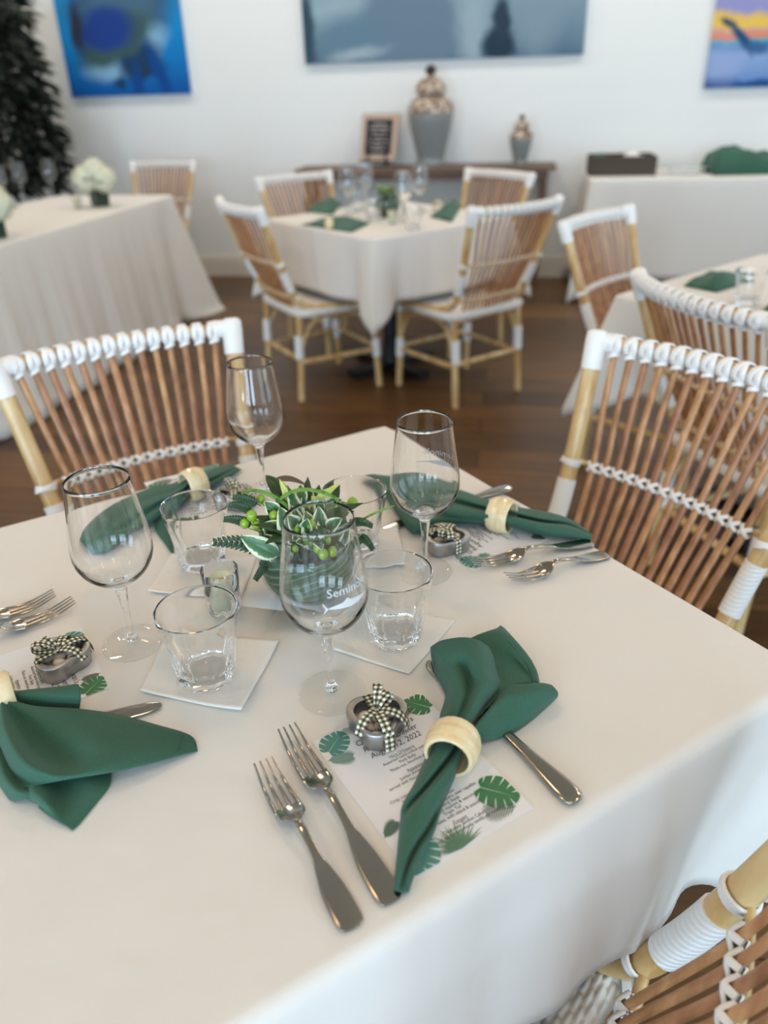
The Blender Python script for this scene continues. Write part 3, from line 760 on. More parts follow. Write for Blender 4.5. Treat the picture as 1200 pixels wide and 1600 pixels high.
def knife_mesh(Lk=.235):
    mb = MB(); k = Lk/.235
    st = [(0, .002, .002, .0045), (.0012, .0070, .0034, .0045), (.006, .0100, .0046, .0045), (.018, .0110, .0052, .0045), (.040, .0092, .0050, .0048), (.070, .0062, .0050, .005), (.098, .0056, .0052, .0052), (.104, .0058, .0046, .0052), (.108, .0075, .002, .005), (.115, .0092, .0016, .0045), (.160, .0098, .0014, .004), (.200, .0095, .0012, .0036), (.222, .0080, .0010, .0034), (.232, .0045, .0008, .0034), (.235, .0008, .0006, .0034)]
    rings = []
    for i in range((len(st)-1)*4+1):
        y, w, th, z = crom([Vector(s_) for s_ in st], i/4); n = 14; row = []
        w = max(w, .0004)
        for j in range(n):
            a = 2*pi*j/n; x = w*(abs(cos(a))**.8)*(1 if cos(a) > 0 else -1); zz = th*.5*(abs(sin(a))**.7)*(1 if sin(a) > 0 else -1)
            row.append(Vector((x, y*k, z+zz)))
        rings.append(row)
    mb.grid(rings, close_v=True); mb.f.append(list(range(14))); b = len(mb.v)-14; mb.f.append([b+j for j in range(14)])
    return mb
def lay(name, label, cat, mb, end_px, tip_px, group, zoff=0):
    A, B = T(*end_px), T(*tip_px, .010 if name == 'fork' else 0); d = B-A; d.z = 0; A = B-d.normalized()*max(v_.y for v_ in mb.v)
    o = mb.build(name, 'steel', smooth=60); o.location = (A.x, A.y, TZ+zoff); o.rotation_euler = (0, 0, math.atan2(d.y, d.x)-pi/2)
    return tag(o, label, cat, group)
def plen(a, b): return (T(*b, .010)-T(*a)).to_2d().length
def lay_fork(label, e, t_, L_=None, zoff=0): 
    d = plen(e, t_) if L_ is None else L_
    return lay('fork', label, 'fork', fork_mesh(d), e, t_, 'stainless steel forks', zoff)
lay_fork('shorter outer fork left of the front menu card', (553, 1453), (411, 1191))
lay_fork('longer inner fork touching the front menu card', (614, 1413), (448, 1138))
lay_fork('lower fork at right, nearest the table edge', (948, 868), (793, 904))
lay_fork('upper fork at right, under the right napkin tail', (925, 850), (735, 880))
lay_fork('left-side fork beside the ribboned tin', (-170, 1062), (116, 940), .20)
lay_fork('outermost fork at the left edge of the photo', (-160, 1022), (86, 929), .185)
lay('knife', 'table knife under the front green napkin, handle at right', 'knife', knife_mesh((T(902, 1258)-T(668, 1036)).length), (902, 1258), (668, 1036), 'stainless steel knives')
lay('knife', 'table knife with only its tip out from under the left napkin', 'knife', knife_mesh(.22), (30, 1160), (254, 1104), 'stainless steel knives')
lay('knife', 'table knife passing under the right napkin, dark tip at its left', 'knife', knife_mesh(.235), (800, 763), (597, 830), 'stainless steel knives')

# ================================================================== green napkins and wooden rings
def cloth(name, patches, label, group='green cloth napkins', kids=()):
    """patches: nets of (u, v, height mm) points over the table; the first is the thing, the others its folds"""
    root = None
    allp = [T(u, v_, h/1000) for r in (patches[0][1] if patches[0][0] == 'dense' else patches[0]) for u, v_, h in r]
    org = sum(allp, Vector())/len(allp); org.z = TZ
    t = thing('cloth_napkin', label, 'napkin', org, 0, group)
    for i, rows in enumerate(patches):
        if rows[0] == 'dense': P = [[T(u, v_, h/1000) for u, v_, h in r] for r in rows[1]]
        else: P = sheet([[T(u, v_, h/1000) for u, v_, h in r] for r in rows])
        for r in P:
            for p in r: p.z = max(p.z, TZ+.0016+.0002*i)
        mb = MB().grid(P); o = mb.build('fold' if i else 'cloth', 'napkin_green', None, origin=org, smooth=180, solid=.0011); o.location = (0, 0, 0); o.parent = t
    return t
def strip_rows(rows):
    """rows of (Lu, Lv, Ru, Rv, [heights]) -> net"""
    out = []
    for lu, lv, ru, rv, hs in rows:
        n = len(hs)-1; out.append([(lu+(ru-lu)*i/n, lv+(rv-lv)*i/n, h) for i, h in enumerate(hs)])
    return out
def seam(t, pts):
    org = t.location; P = smoothline([T(u, v_, h/1000) for u, v_, h in pts], 6)
    o = MB().tube([p-org for p in P], .0004, 5).build('seam', 'napkin_seam', t)
def tail_row(lu, lv, ru, rv, top, valleys, n=14):
    """one cross-section of a gathered roll: a dome with valleys at (position, depth, width)"""
    hs = []
    for i in range(n+1):
        c = i/n; h = 1.5+top*(max(0, sin(pi*c))**.42)
        for p_, d_, w_ in valleys: h -= d_*exp(-((c-p_)/w_)**2)
        hs.append(max(1.2, h))
    return (lu, lv, ru, rv, hs)
def roll(rows, k=7, n=30):
    R = smooth_rows(rows, k); out = []
    for (lu, lv, ru, rv, top, p1, d1, w1, p2, d2, w2) in R:
        row = []
        for i in range(n+1):
            c = i/n; h = 1.5+top*(max(0, sin(pi*c))**.42)-d1*exp(-((c-p1)/w1)**2)-d2*exp(-((c-p2)/w2)**2)
            row.append((lu+(ru-lu)*c, lv+(rv-lv)*c, max(1.4, h)))
        out.append(row)
    return ('dense', out)
def smooth_rows(rows, k):
    n = len(rows); out = []
    for i in range((n-1)*k+1):
        t = i/k; j = min(int(t), n-2); f = t-j
        a, b, c, d = rows[max(j-1, 0)], rows[j], rows[j+1], rows[min(j+2, n-1)]
        out.append([.5*(2*q+(r-p)*f+(2*p-5*q+4*r-u)*f*f+(3*q-p-3*r+u)*f**3) for p, q, r, u in zip(a, b, c, d)])
    return out
near_tail = roll([
    (686, 1136, 728, 1160, 29, .72, 6, .10, 1.1, 0, .08),
    (672, 1165, 720, 1190, 28, .66, 13, .07, 1.1, 0, .08),
    (650, 1218, 708, 1222, 25, .42, 17, .07, 1.02, 1, .08),
    (629, 1257, 691, 1262, 21, .20, 11, .09, .90, 7, .08),
    (625, 1285, 679, 1300, 19, -.02, 1, .10, .78, 12, .08),
    (620, 1332, 661, 1334, 16, -.2, 0, .10, .60, 12, .12),
    (617, 1365, 649, 1364, 13, -.2, 0, .10, .52, 8, .14),
    (614, 1391, 639, 1395, 8, -.2, 0, .10, .5, 3, .2)])
napA = strip_rows([
    (688, 1140, 730, 1160, [14, 26, 31, 33, 32, 28, 14]),
    (689, 1118, 740, 1138, [10, 28, 35, 31, 35, 28, 12]),
    (697, 1085, 762, 1102, [8, 31, 38, 29, 39, 32, 12]),
    (683, 1057, 783, 1074, [6, 28, 38, 26, 41, 37, 12]),
    (677, 1036, 776, 1050, [8, 28, 36, 31, 44, 40, 14]),
    (674, 1018, 770, 1026, [12, 32, 40, 42, 46, 42, 18])])
napA.append([(674, 1011, 14), (687, 1003, 30), (703, 999, 38), (719, 997, 42), (735, 998, 43), (750, 1003, 40), (762, 1011, 24)])
napB = [[(735, 1130, 20), (745, 1122, 20), (752, 1115, 22), (756, 1110, 22), (762, 1104, 22)],
        [(730, 1060, 14), (755, 1062, 14), (775, 1060, 15), (790, 1062, 16), (800, 1072, 16)],
        [(725, 1015, 10), (758, 1022, 12), (788, 1032, 14), (810, 1042, 13), (828, 1068, 10)],
        [(735, 998, 12), (762, 998, 16), (790, 1010, 18), (815, 1036, 16), (836, 1066, 8)],
        [(742, 994, 12), (768, 986, 16), (796, 994, 18), (828, 1030, 14), (841, 1067, 6)],
        [(745, 992, 5), (775, 982, 6), (788, 981, 7), (833, 1036, 6), (843, 1066, 3)]]
napC = [[(744, 1163, 5), (738, 1152, 20), (736, 1145, 26), (737, 1140, 26), (742, 1132, 18), (748, 1126, 12)],
        [(768, 1157, 4), (763, 1144, 20), (760, 1128, 26), (764, 1110, 30), (770, 1100, 22), (776, 1096, 14)],
        [(795, 1149, 3), (792, 1130, 16), (790, 1108, 24), (790, 1088, 30), (792, 1074, 24), (797, 1072, 14)],
        [(826, 1130, 2), (826, 1112, 18), (826, 1094, 28), (826, 1078, 32), (828, 1068, 26), (832, 1072, 12)],
        [(852, 1108, 2), (852, 1098, 16), (850, 1086, 26), (848, 1076, 30), (848, 1067, 26), (850, 1072, 12)],
        [(871, 1090, 2), (872, 1087, 10), (872, 1082, 18), (868, 1076, 22), (862, 1070, 18), (858, 1070, 10)]]
n1 = cloth('cloth_napkin', [near_tail, napA, napB, napC], 'green cloth napkin in a wooden ring on the front menu card')
seam(n1, [(775, 984, 13), (790, 998, 18.5), (812, 1024, 17), (827, 1046, 13.5), (832, 1066, 9.5)])

lmain = [[(-6, 1086, 26), (0, 1088, 32), (4, 1090, 34), (9, 1092, 32), (14, 1092, 26)],
         [(-12, 1120, 20), (8, 1132, 36), (24, 1124, 20), (40, 1112, 26), (56, 1103, 26)],
         [(-4, 1160, 16), (26, 1172, 38), (52, 1163, 12), (90, 1138, 24), (122, 1107, 20)],
         [(8, 1196, 12), (50, 1200, 36), (88, 1191, 13), (142, 1160, 26), (186, 1116, 10)],
         [(22, 1222, 10), (72, 1216, 24), (122, 1206, 24), (184, 1172, 22), (241, 1131, 8)],
         [(30, 1230, 14), (90, 1219, 22), (170, 1206, 20), (240, 1178, 14), (298, 1149, 5)],
         [(34, 1232, 14), (100, 1219, 21), (200, 1202, 16), (292, 1177, 6), (309, 1173, 2)]]
lup = [[(2, 1092, 24), (8, 1084, 28), (14, 1080, 26), (20, 1080, 22)],
       [(40, 1103, 14), (46, 1086, 28), (52, 1078, 28), (56, 1076, 18)],
       [(80, 1107, 12), (86, 1088, 30), (90, 1075, 30), (94, 1072, 20)],
       [(124, 1109, 8), (126, 1092, 26), (124, 1072, 32), (120, 1068, 24)]]
llow = [[(20, 1200, 4), (50, 1205, 8), (90, 1200, 10), (140, 1196, 8), (172, 1190, 4)],
        [(22, 1228, 3), (56, 1226, 18), (92, 1224, 5), (140, 1216, 10), (174, 1208, 3)],
        [(40, 1248, 3), (62, 1246, 20), (92, 1246, 4), (140, 1240, 8), (171, 1229, 2)],
        [(58, 1256, 3), (76, 1266, 10), (100, 1272, 5), (124, 1268, 5), (150, 1256, 2)],
        [(60, 1262, 3), (80, 1278, 6), (104, 1290, 4), (113, 1296, 3), (124, 1288, 2)]]
lleft = [[(-30, 1096, 14), (-18, 1092, 20), (-8, 1090, 24)],
         [(-30, 1150, 6), (-12, 1150, 20), (4, 1150, 16)],
         [(-16, 1200, 4), (2, 1204, 18), (22, 1206, 12)],
         [(10, 1244, 3), (24, 1236, 18), (42, 1232, 14)],
         [(20, 1253, 2), (42, 1246, 12), (74, 1226, 12)]]
ltail = strip_rows([(-2, 1060, -2, 1102, [8, 24, 32, 20, 30, 22, 6]), (-40, 1076, -30, 1120, [4, 18, 26, 14, 24, 16, 4]), (-120, 1120, -100, 1160, [3, 12, 18, 10, 16, 10, 3]), (-190, 1170, -180, 1190, [2, 8, 12, 8, 10, 6, 2])])
n2 = cloth('cloth_napkin', [lmain, lup, llow, lleft, ltail], 'green cloth napkin fanned out at the left edge beside the tin')
seam(n2, [(286, 1148, 8), (282, 1160, 10), (279, 1174, 8.5)])

bfan = roll([
    (292, 742, 300, 770, 30, .62, 12, .09, .3, 4, .1),
    (270, 755, 276, 792, 29, .60, 12, .09, .3, 4, .1),
    (238, 762, 250, 808, 28, .62, 10, .10, .3, 5, .12),
    (200, 776, 226, 828, 26, .66, 7, .12, .3, 5, .14),
    (160, 798, 196, 850, 23, .7, 5, .12, .4, 4, .14),
    (130, 824, 170, 868, 16, .7, 2, .12, .4, 2, .14),
    (121, 848, 142, 871, 7, .7, 0, .12, .4, 0, .14)])
bflap = [[(268, 782, 14), (280, 780, 22), (292, 774, 20)], [(244, 806, 6), (258, 806, 14), (270, 800, 6)], [(242, 826, 4), (254, 828, 9), (268, 822, 3)], [(258, 850, 3), (264, 852, 5), (271, 846, 2)], [(267, 864, 2), (270, 866, 3), (272, 862, 2)]]
btail = roll([(296, 742, 316, 764, 30, .6, 9, .09, .2, 0, .1), (318, 738, 332, 761, 25, .6, 8, .1, .2, 0, .1), (340, 730, 355, 748, 18, .6, 4, .1, .2, 0, .1), (360, 724, 378, 734, 8, .6, 1, .1, .2, 0, .1)])
cloth('cloth_napkin', [bfan, bflap, btail], 'green cloth napkin far left, seen partly through the leftmost wine glass')
rfan = roll([
    (764, 781, 762, 820, 31, .42, 12, .09, .8, 4, .08),
    (716, 764, 712, 818, 29, .40, 12, .10, .85, 3, .08),
    (680, 752, 676, 823, 27, .38, 9, .12, .7, 5, .10),
    (640, 746, 646, 834, 25, .35, 6, .12, .65, 7, .12),
    (603, 743, 622, 806, 20, .3, 3, .14, .6, 6, .14),
    (580, 741, 604, 778, 13, .3, 1, .14, .6, 3, .14),
    (563, 745, 588, 760, 6, .3, 0, .14, .6, 1, .14)])
rtail = roll([(770, 782, 768, 820, 31, .34, 8, .08, .9, 2, .1), (802, 791, 798, 824, 27, .40, 13, .07, .9, 2, .1), (850, 799, 846, 837, 22, .42, 11, .07, .9, 2, .1), (890, 811, 885, 841, 16, .3, 6, .08, .9, 0, .1), (926, 836, 924, 844, 5, .2, 1, .1, .9, 0, .1)])
cloth('cloth_napkin', [rfan, rtail], 'green cloth napkin at the right side by the pair of forks')

def ring_mesh(r=.0225, w=.030):
    prof = []
    for i in range(13):
        a = pi*i/12; prof.append((r*.90+.0042*sin(a), -w/2*cos(a)))
    prof += [(r*.82, w/2*.96), (r*.80, 0), (r*.82, -w/2*.96), prof[0]]
    return MB().lathe(prof, 22, cap0=False, cap1=False)
rmb = ring_mesh().build('napkin_ring', 'ring_wood', smooth=16)
def place_ring(o, px, h, to_px, label, tilt=0, s=1.0):
    P = T(px[0], px[1], h); d = (T(*to_px)-T(*px)); d.z = tilt; d.normalize()
    o.location = P; o.rotation_euler = d.to_track_quat('Z', 'Y').to_euler(); o.scale = (s, s, s)
    return tag(o, label, 'napkin ring', 'pale wooden napkin rings')
place_ring(rmb, (707, 1166), .0225, (650, 1310), 'pale wooden ring around the front green napkin', s=1.06)
for px, to, lb in (((-3, 1090), (-60, 1110), 'wooden ring half cut off by the left edge of the photo'),
                   ((303, 756), (372, 732), 'pale wooden ring around the far left napkin'),
                   ((783, 805), (900, 835), 'pale wooden ring around the right napkin')):
    c = rmb.copy(); COL.objects.link(c); place_ring(c, px, .0225, to, lb, s=1.06)

# ================================================================== favour tins with gingham bows
def tin_outline(a):  # three soft lobes
    return 1+.15*cos(3*a)-.02*cos(6*a)
def build_tin(label, px, rz):
    loc = T(*px); t = thing('favour_tin', label, 'tin', (loc.x, loc.y, TZ+.0012), rz, 'lobed favour tins with ribbons')
    R = .0275; n = 96
    fac = lambda a, z: tin_outline(a)
    MB().lathe([(R*.94, 0), (R*.975, .001), (R*.98, .0135), (R, .0138)], n, fac=fac).build('body', 'tin', t, smooth=40)
    MB().lathe([(R*1.0, .0135), (R*1.03, .014), (R*1.03, .0198), (R*1.01, .0210), (R*.97, .0215), (R*.80, .0215), (R*.78, .0210), (R*.78, .0200)], n, fac=fac, cap0=False, cap1=False).build('lid', 'tin', t, smooth=40)
    MB().lathe([(R*.79, .0202), (R*.79, .0206)], n, fac=fac).build('window', 'thin_glass', t, smooth=40)
    # ribbon round the tin and a bow on top
    def band(ang, half=True):
        d = Vector((cos(ang), sin(ang), 0)); rr = R*1.04*tin_outline(ang)+.0006; rr2 = R*1.04*tin_outline(ang+pi)+.0006
        pts = [d*rr+Vector((0, 0, .003)), d*rr+Vector((0, 0, .012)), d*(rr-.0005)+Vector((0, 0, .0205)), d*rr*.85+Vector((0, 0, .0228)), Vector((0, 0, .0232)), -d*rr2*.85+Vector((0, 0, .0228)), -d*(rr2-.0005)+Vector((0, 0, .0205)), -d*rr2+Vector((0, 0, .012)), -d*rr2+Vector((0, 0, .003))]
        nr = [d, d, (d+Vector((0, 0, 1))), Vector((0, 0, 1)), Vector((0, 0, 1)), Vector((0, 0, 1)), (-d+Vector((0, 0, 1))), -d, -d]
        return smoothline(pts, 4), [Vector(x) for x in smoothline(nr, 4)]
    Rw = .0102; U = .0054
    mb = MB()
    for a in (-1.75,):
        p_, n_ = band(a); mb.strap(p_, n_, Rw, .0004, uvs=U)
    mb.build('ribbon', 'gingham', t, smooth=60)
    mb = MB()
    for a, l, hh in ((.95, .026, .012), (.35, .020, .010)):
        d = Vector((cos(a), sin(a), 0)); z0 = Vector((0, 0, .0245))
        pts = smoothline([z0, z0+d*l*.5+Vector((0, 0, hh*.9)), z0+d*l*.95+Vector((0, 0, hh)), z0+d*l+Vector((0, 0, hh*.45)), z0+d*l*.8+Vector((0, 0, .001)), z0+d*l*.35, z0+Vector((0, 0, .0005))], 5)
        nn = []
        for i in range(len(pts)):
            tg = (pts[min(i+1, len(pts)-1)]-pts[max(i-1, 0)]).normalized(); nn.append(tg.cross(Vector((-d.y, d.x, 0))))
        mb.strap(pts, nn, [Rw*(.45+.55*min(1, 4*min(i, len(pts)-1-i)/len(pts))) for i in range(len(pts))], .0004, uvs=U)
    for a, l, z1 in ((-2.75, .029, .015), (-1.75, .033, .003), (-.85, .030, .009)):
        d = Vector((cos(a), sin(a), 0))
        pts = smoothline([Vector((0, 0, .0248)), d*l*.35+Vector((0, 0, .0275)), d*l*.75+Vector((0, 0, .0255)), d*l+Vector((0, 0, .0165)), d*l*1.06+Vector((0, 0, z1))], 5)
        nn = []
        for i in range(len(pts)):
            tg = (pts[min(i+1, len(pts)-1)]-pts[max(i-1, 0)]).normalized(); sd = Vector((-d.y, d.x, 0)); nn.append(tg.cross(sd)*(-1 if tg.cross(sd).z < 0 else 1) if abs(tg.z) < .8 else d)
        mb.strap(pts, nn, Rw, .0004, uvs=U)
    mb.ball((0, 0, .0252), .0034, 10, (1.1, .9, .75))
    mb.build('bow', 'gingham', t, smooth=60)
    return t
def almonds(loc, rz, where):
    k = 0
    for (x, y, a) in ((-.010, .008, .4), (.008, .011, 1.4), (.013, -.003, 2.6), (-.002, -.010, .2), (-.014, -.006, 1.9), (.001, .002, .9)):
        c_, s_ = cos(rz), sin(rz)
        o = MB().ball((0, 0, 0), .0058, 12, (1.45, 1, .8)).build('sugared_almond', 'almond_shell', smooth=180)
        o.location = (loc.x+c_*x-s_*y, loc.y+s_*x+c_*y, TZ+.0012+.0138+(.0 if k % 2 else .001)); o.rotation_euler = (0, .1, rz+a)
        tag(o, 'pale sugared almond under the window of the %s tin' % where, 'almond', 'almonds in the %s tin' % where); k += 1
for px, rz, lb, wh in (((590, 1140), .55, 'lobed tin with gingham bow on the front menu card', 'front'),
                   ((100, 1042), 2.5, 'lobed tin with gingham bow on the left menu card', 'left'),
                   ((698, 856), 3.9, 'lobed tin with gingham bow beside the right wine glass', 'right'),
                   ((370, 789), 1.3, 'ribboned tin behind the flowers, left of the farthest glass', 'far')):
    build_tin(lb, px, rz); almonds(T(*px), rz, wh)

# ================================================================== flower vase and bouquet
VB = T(488, 933); VR = .062
def build_vase(loc, label):
    t = thing('glass_vase', label, 'vase', loc, 0, 'round glass vases lined with a leaf')
    def sph(r, z0, a0, a1, n=22): return [(r*sin(a0+(a1-a0)*i/n), z0-r*cos(a0+(a1-a0)*i/n)) for i in range(n+1)]
    o = sph(.062, .058, .38, 2.36); i_ = sph(.0605, .058, 2.36, .34)
    MB().lathe([(0, .0006)]+o+i_+[(0, .0022)], 48, cap0=False, cap1=False).build('bowl', 'thin_glass', t, smooth=60)
    l_ = sph(.0590, .058, .40, 1.95); l2 = sph(.0580, .058, 1.95, .40)
    MB().lathe([(0, .0045)]+l_+l2+[(0, .0055)], 48, fac=lambda a, z: 1-.006*(1+sin(5*a+z*60)), cap0=False, cap1=False).build('leaf_lining', 'leaf_liner', t, smooth=60)
    return t
build_vase(VB, 'round glass vase lined with a green leaf at the table centre')
vd = depth_of(VB+Vector((0, 0, .1)))
def leaf(base, tip, w, nrm=(0, 0, 1), curl=.15, shape=1.0, nl=10, jag=0):
    base, tip = Vector(base), Vector(tip); d = tip-base; l = d.length; t_ = d.normalized(); n = Vector(nrm); n = (n-t_*n.dot(t_)).normalized(); s = t_.cross(n)
    P = []; UV = []
    for i in range(nl+1):
        q = i/nl; ww = w*(sin(pi*min(1, q**.75*1.0))**.7 if 0 < q < 1 else .03)*(1 if shape == 1 else 1-shape*.0)
        if jag: ww *= 1+jag*sin(i*2.4)
        c_ = base+d*q+n*curl*l*sin(pi*q)*.6-n*curl*l*.5*q*q
        row = []; ur = []
        for j in range(5):
            k = (j-2)/2; row.append(c_+s*k*ww*.5+n*abs(k)*ww*.14); ur.append((q, .5+k*.5))
        P.append(row); UV.append(ur)
    return P, UV
bq = thing('flower_bouquet', 'green bouquet of berries, variegated leaves and orchid in the glass vase', 'flowers', VB+Vector((0, 0, .075)), 0)
BO = bq.location.copy()
def addleaf(base, tip, w, mt, name='leaf', **kw):
    P, UV = leaf(base, tip, w, **kw)
    o = MB().grid(P, uv=UV).build(name, mt, None, origin=BO, smooth=180, solid=.0004); o.location = (0, 0, 0); o.parent = bq; return o
def Q(u, v_, dd=0): return DP(u, v_, vd+dd)
rnd = random.Random(21)
ctr = VB+Vector((0, 0, .10))
VL = [((448, 880), (412, 835), .030), ((452, 872), (430, 815), .028), ((436, 868), (376, 838), .025), ((446, 866), (424, 836), .022), ((478, 862), (462, 806), .028),
      ((490, 860), (478, 798), .028), ((500, 856), (498, 790), .026), ((505, 856), (512, 812), .026), ((515, 858), (530, 800), .026), ((520, 862), (544, 806), .028),
      ((526, 868), (556, 830), .026), ((470, 845), (455, 790), .024), ((490, 850), (488, 815), .024), ((530, 850), (552, 815), .022), ((430, 850), (405, 812), .022),
      ((512, 848), (524, 786), .022), ((455, 850), (438, 792), .026), ((466, 836), (452, 758), .020), ((540, 865), (572, 838), .018)]
for i, ((a, b_), (c_, d_), w_) in enumerate(VL):
    dd = rnd.uniform(-.03, .02)
    addleaf(Q(a, b_, dd+.01), Q(c_, d_, dd), w_, 'leaf_variegated', nrm=(-FW+Vector((rnd.uniform(-.5, .5), rnd.uniform(-.3, .3), rnd.uniform(0, .8)))), curl=rnd.uniform(-.1, .2))
for i in range(30):
    a = rnd.uniform(0, 6.28); r0 = rnd.uniform(.02, .04); hz = rnd.uniform(.0, .03)
    b0 = ctr+Vector((r0*cos(a), r0*sin(a), -.01+hz)); t0 = b0+Vector((cos(a)*rnd.uniform(.012, .026), sin(a)*rnd.uniform(.01, .026), rnd.uniform(.006, .026)))
    addleaf(b0, t0, rnd.uniform(.013, .020), 'leaf_variegated', nrm=(cos(a)*.5, sin(a)*.5-.5, 1), curl=.15)
for i in range(34):
    a = rnd.uniform(0, 2*pi); r0 = rnd.uniform(.0, .025); r1 = rnd.uniform(.035, .062); z1 = rnd.uniform(-.012, .045)
    b0 = ctr+Vector((r0*cos(a), r0*sin(a), -.025)); t0 = ctr+Vector((r1*cos(a), r1*sin(a), z1))
    addleaf(b0, t0, rnd.uniform(.016, .026), 'leaf_dark', nrm=(cos(a)*.3, sin(a)*.3-.2, 1), curl=.3)
for (a, b_), (c_, d_) in (((430, 870), (400, 905)), ((420, 855), (335, 848)), ((400, 822), (352, 812)), ((398, 800), (360, 790)), ((440, 878), (408, 882)), ((545, 815), (580, 822)), ((560, 835), (582, 858)), ((450, 885), (415, 873)), ((408, 790), (366, 778)), ((430, 850), (382, 856))):
    A_, B_ = Q(a, b_, -.01), Q(c_, d_, -.02); d = (B_-A_); mb = MB(); mb.tube([A_, A_.lerp(B_, .5)+Vector((0, 0, .003)), B_], .0006, 5)
    l = d.length; tn = d.normalized(); s = tn.cross(-FW).normalized()
    for k in range(9):
        q = .15+.1*k; p_ = A_.lerp(B_, q)+Vector((0, 0, .003*sin(pi*q))); ll = l*.26*(1-.75*q)+.002
        for sg in (-1, 1):
            P, UV = leaf(p_, p_+(tn*.8+s*sg*.7)*ll, .0048, nrm=-FW, nl=4); mb.grid(P, uv=UV)
    o = mb.build('fern_sprig', 'leaf_dark', None, origin=BO, smooth=180, solid=.0003); o.location = (0, 0, 0); o.parent = bq
for u_, v_, dd, s in ((374, 788, -.01, 1.05), (393, 806, -.02, 1.15), (382, 818, -.02, .95), (428, 806, -.02, 1.0), (401, 820, -.015, .95), (407, 780, .0, .9), (486, 819, -.03, 1.0), (463, 828, -.02, .8),
                      (475, 843, -.035, 1.0), (484, 845, -.03, .9), (497, 856, -.04, 1.05), (505, 865, -.045, 1.1), (520, 861, -.04, 1.0), (511, 843, -.03, .95), (459, 856, -.03, .8), (551, 786, -.0, 1.15)):
    c_ = Q(u_, v_, dd); mb = MB().ball(c_, .0058*s, 14, (1, 1, 1.12)); mb.tube([c_+Vector((0, 0, .0062*s)), c_+Vector((0.0005, 0, .0075*s))], .0006, 5)
    mb.tube([c_+Vector((0, 0, -.005*s)), c_.lerp(ctr, .35)+Vector((0, 0, -.012))], .0008, 5)
    o = mb.build('berry', 'berry', None, origin=BO, smooth=180); o.location = (0, 0, 0); o.parent = bq
def blade(pts, w, name='grass_blade'):
    P = smoothline([Q(u_, v_, dd) for u_, v_, dd in pts], 6); n = len(P)
    mb = MB(); mb.strap(P, [(-FW*.5+Vector((0, 0, 1)))]*n, [w*(.35+.65*sin(pi*min(1, .12+.86*i/(n-1)))) for i in range(n)], .0008)
    o = mb.build(name, 'leaf_grass', None, origin=BO, smooth=60); o.location = (0, 0, 0); o.parent = bq
blade([(384, 800, .0), (378, 774, .0), (392, 766, 0), (420, 772, 0), (448, 790, 0), (470, 815, .0), (478, 835, .01)], .0058)
blade([(430, 790, .0), (445, 774, 0), (470, 765, 0), (500, 768, 0), (524, 778, 0), (530, 788, 0)], .0062)
blade([(545, 825, -.01), (565, 812, -.01), (590, 800, -.01), (616, 790, -.01)], .0036)
blade([(505, 815, .0), (515, 800, 0), (530, 790, 0), (548, 785, 0)], .004)
# orchid head: five pale green petals and a lip
oc = Q(500, 790, .02)
for (c_, d_), w_ in (((487, 775), .012), ((520, 762), .020), ((508, 776), .016), ((478, 792), .011), ((528, 756), .014)):
    addleaf(oc, Q(c_, d_, .015), w_, 'petal', 'petal', nrm=-FW, curl=.2)
for (a, b_), (c_, d_) in (((462, 800), (436, 748)), ((466, 805), (452, 770))):
    addleaf(Q(a, b_, .01), Q(c_, d_, .01), .009, 'petal', 'petal', nrm=-FW, curl=.1)
addleaf(Q(452, 790, .02), Q(415, 740, .03), .02, 'leaf_dark', nrm=-FW+Vector((0, 0, 1)), curl=.2)
addleaf(Q(425, 752, .045), Q(480, 755, .05), .016, 'leaf_brown', nrm=Vector((0, 0, 1)), curl=.15)

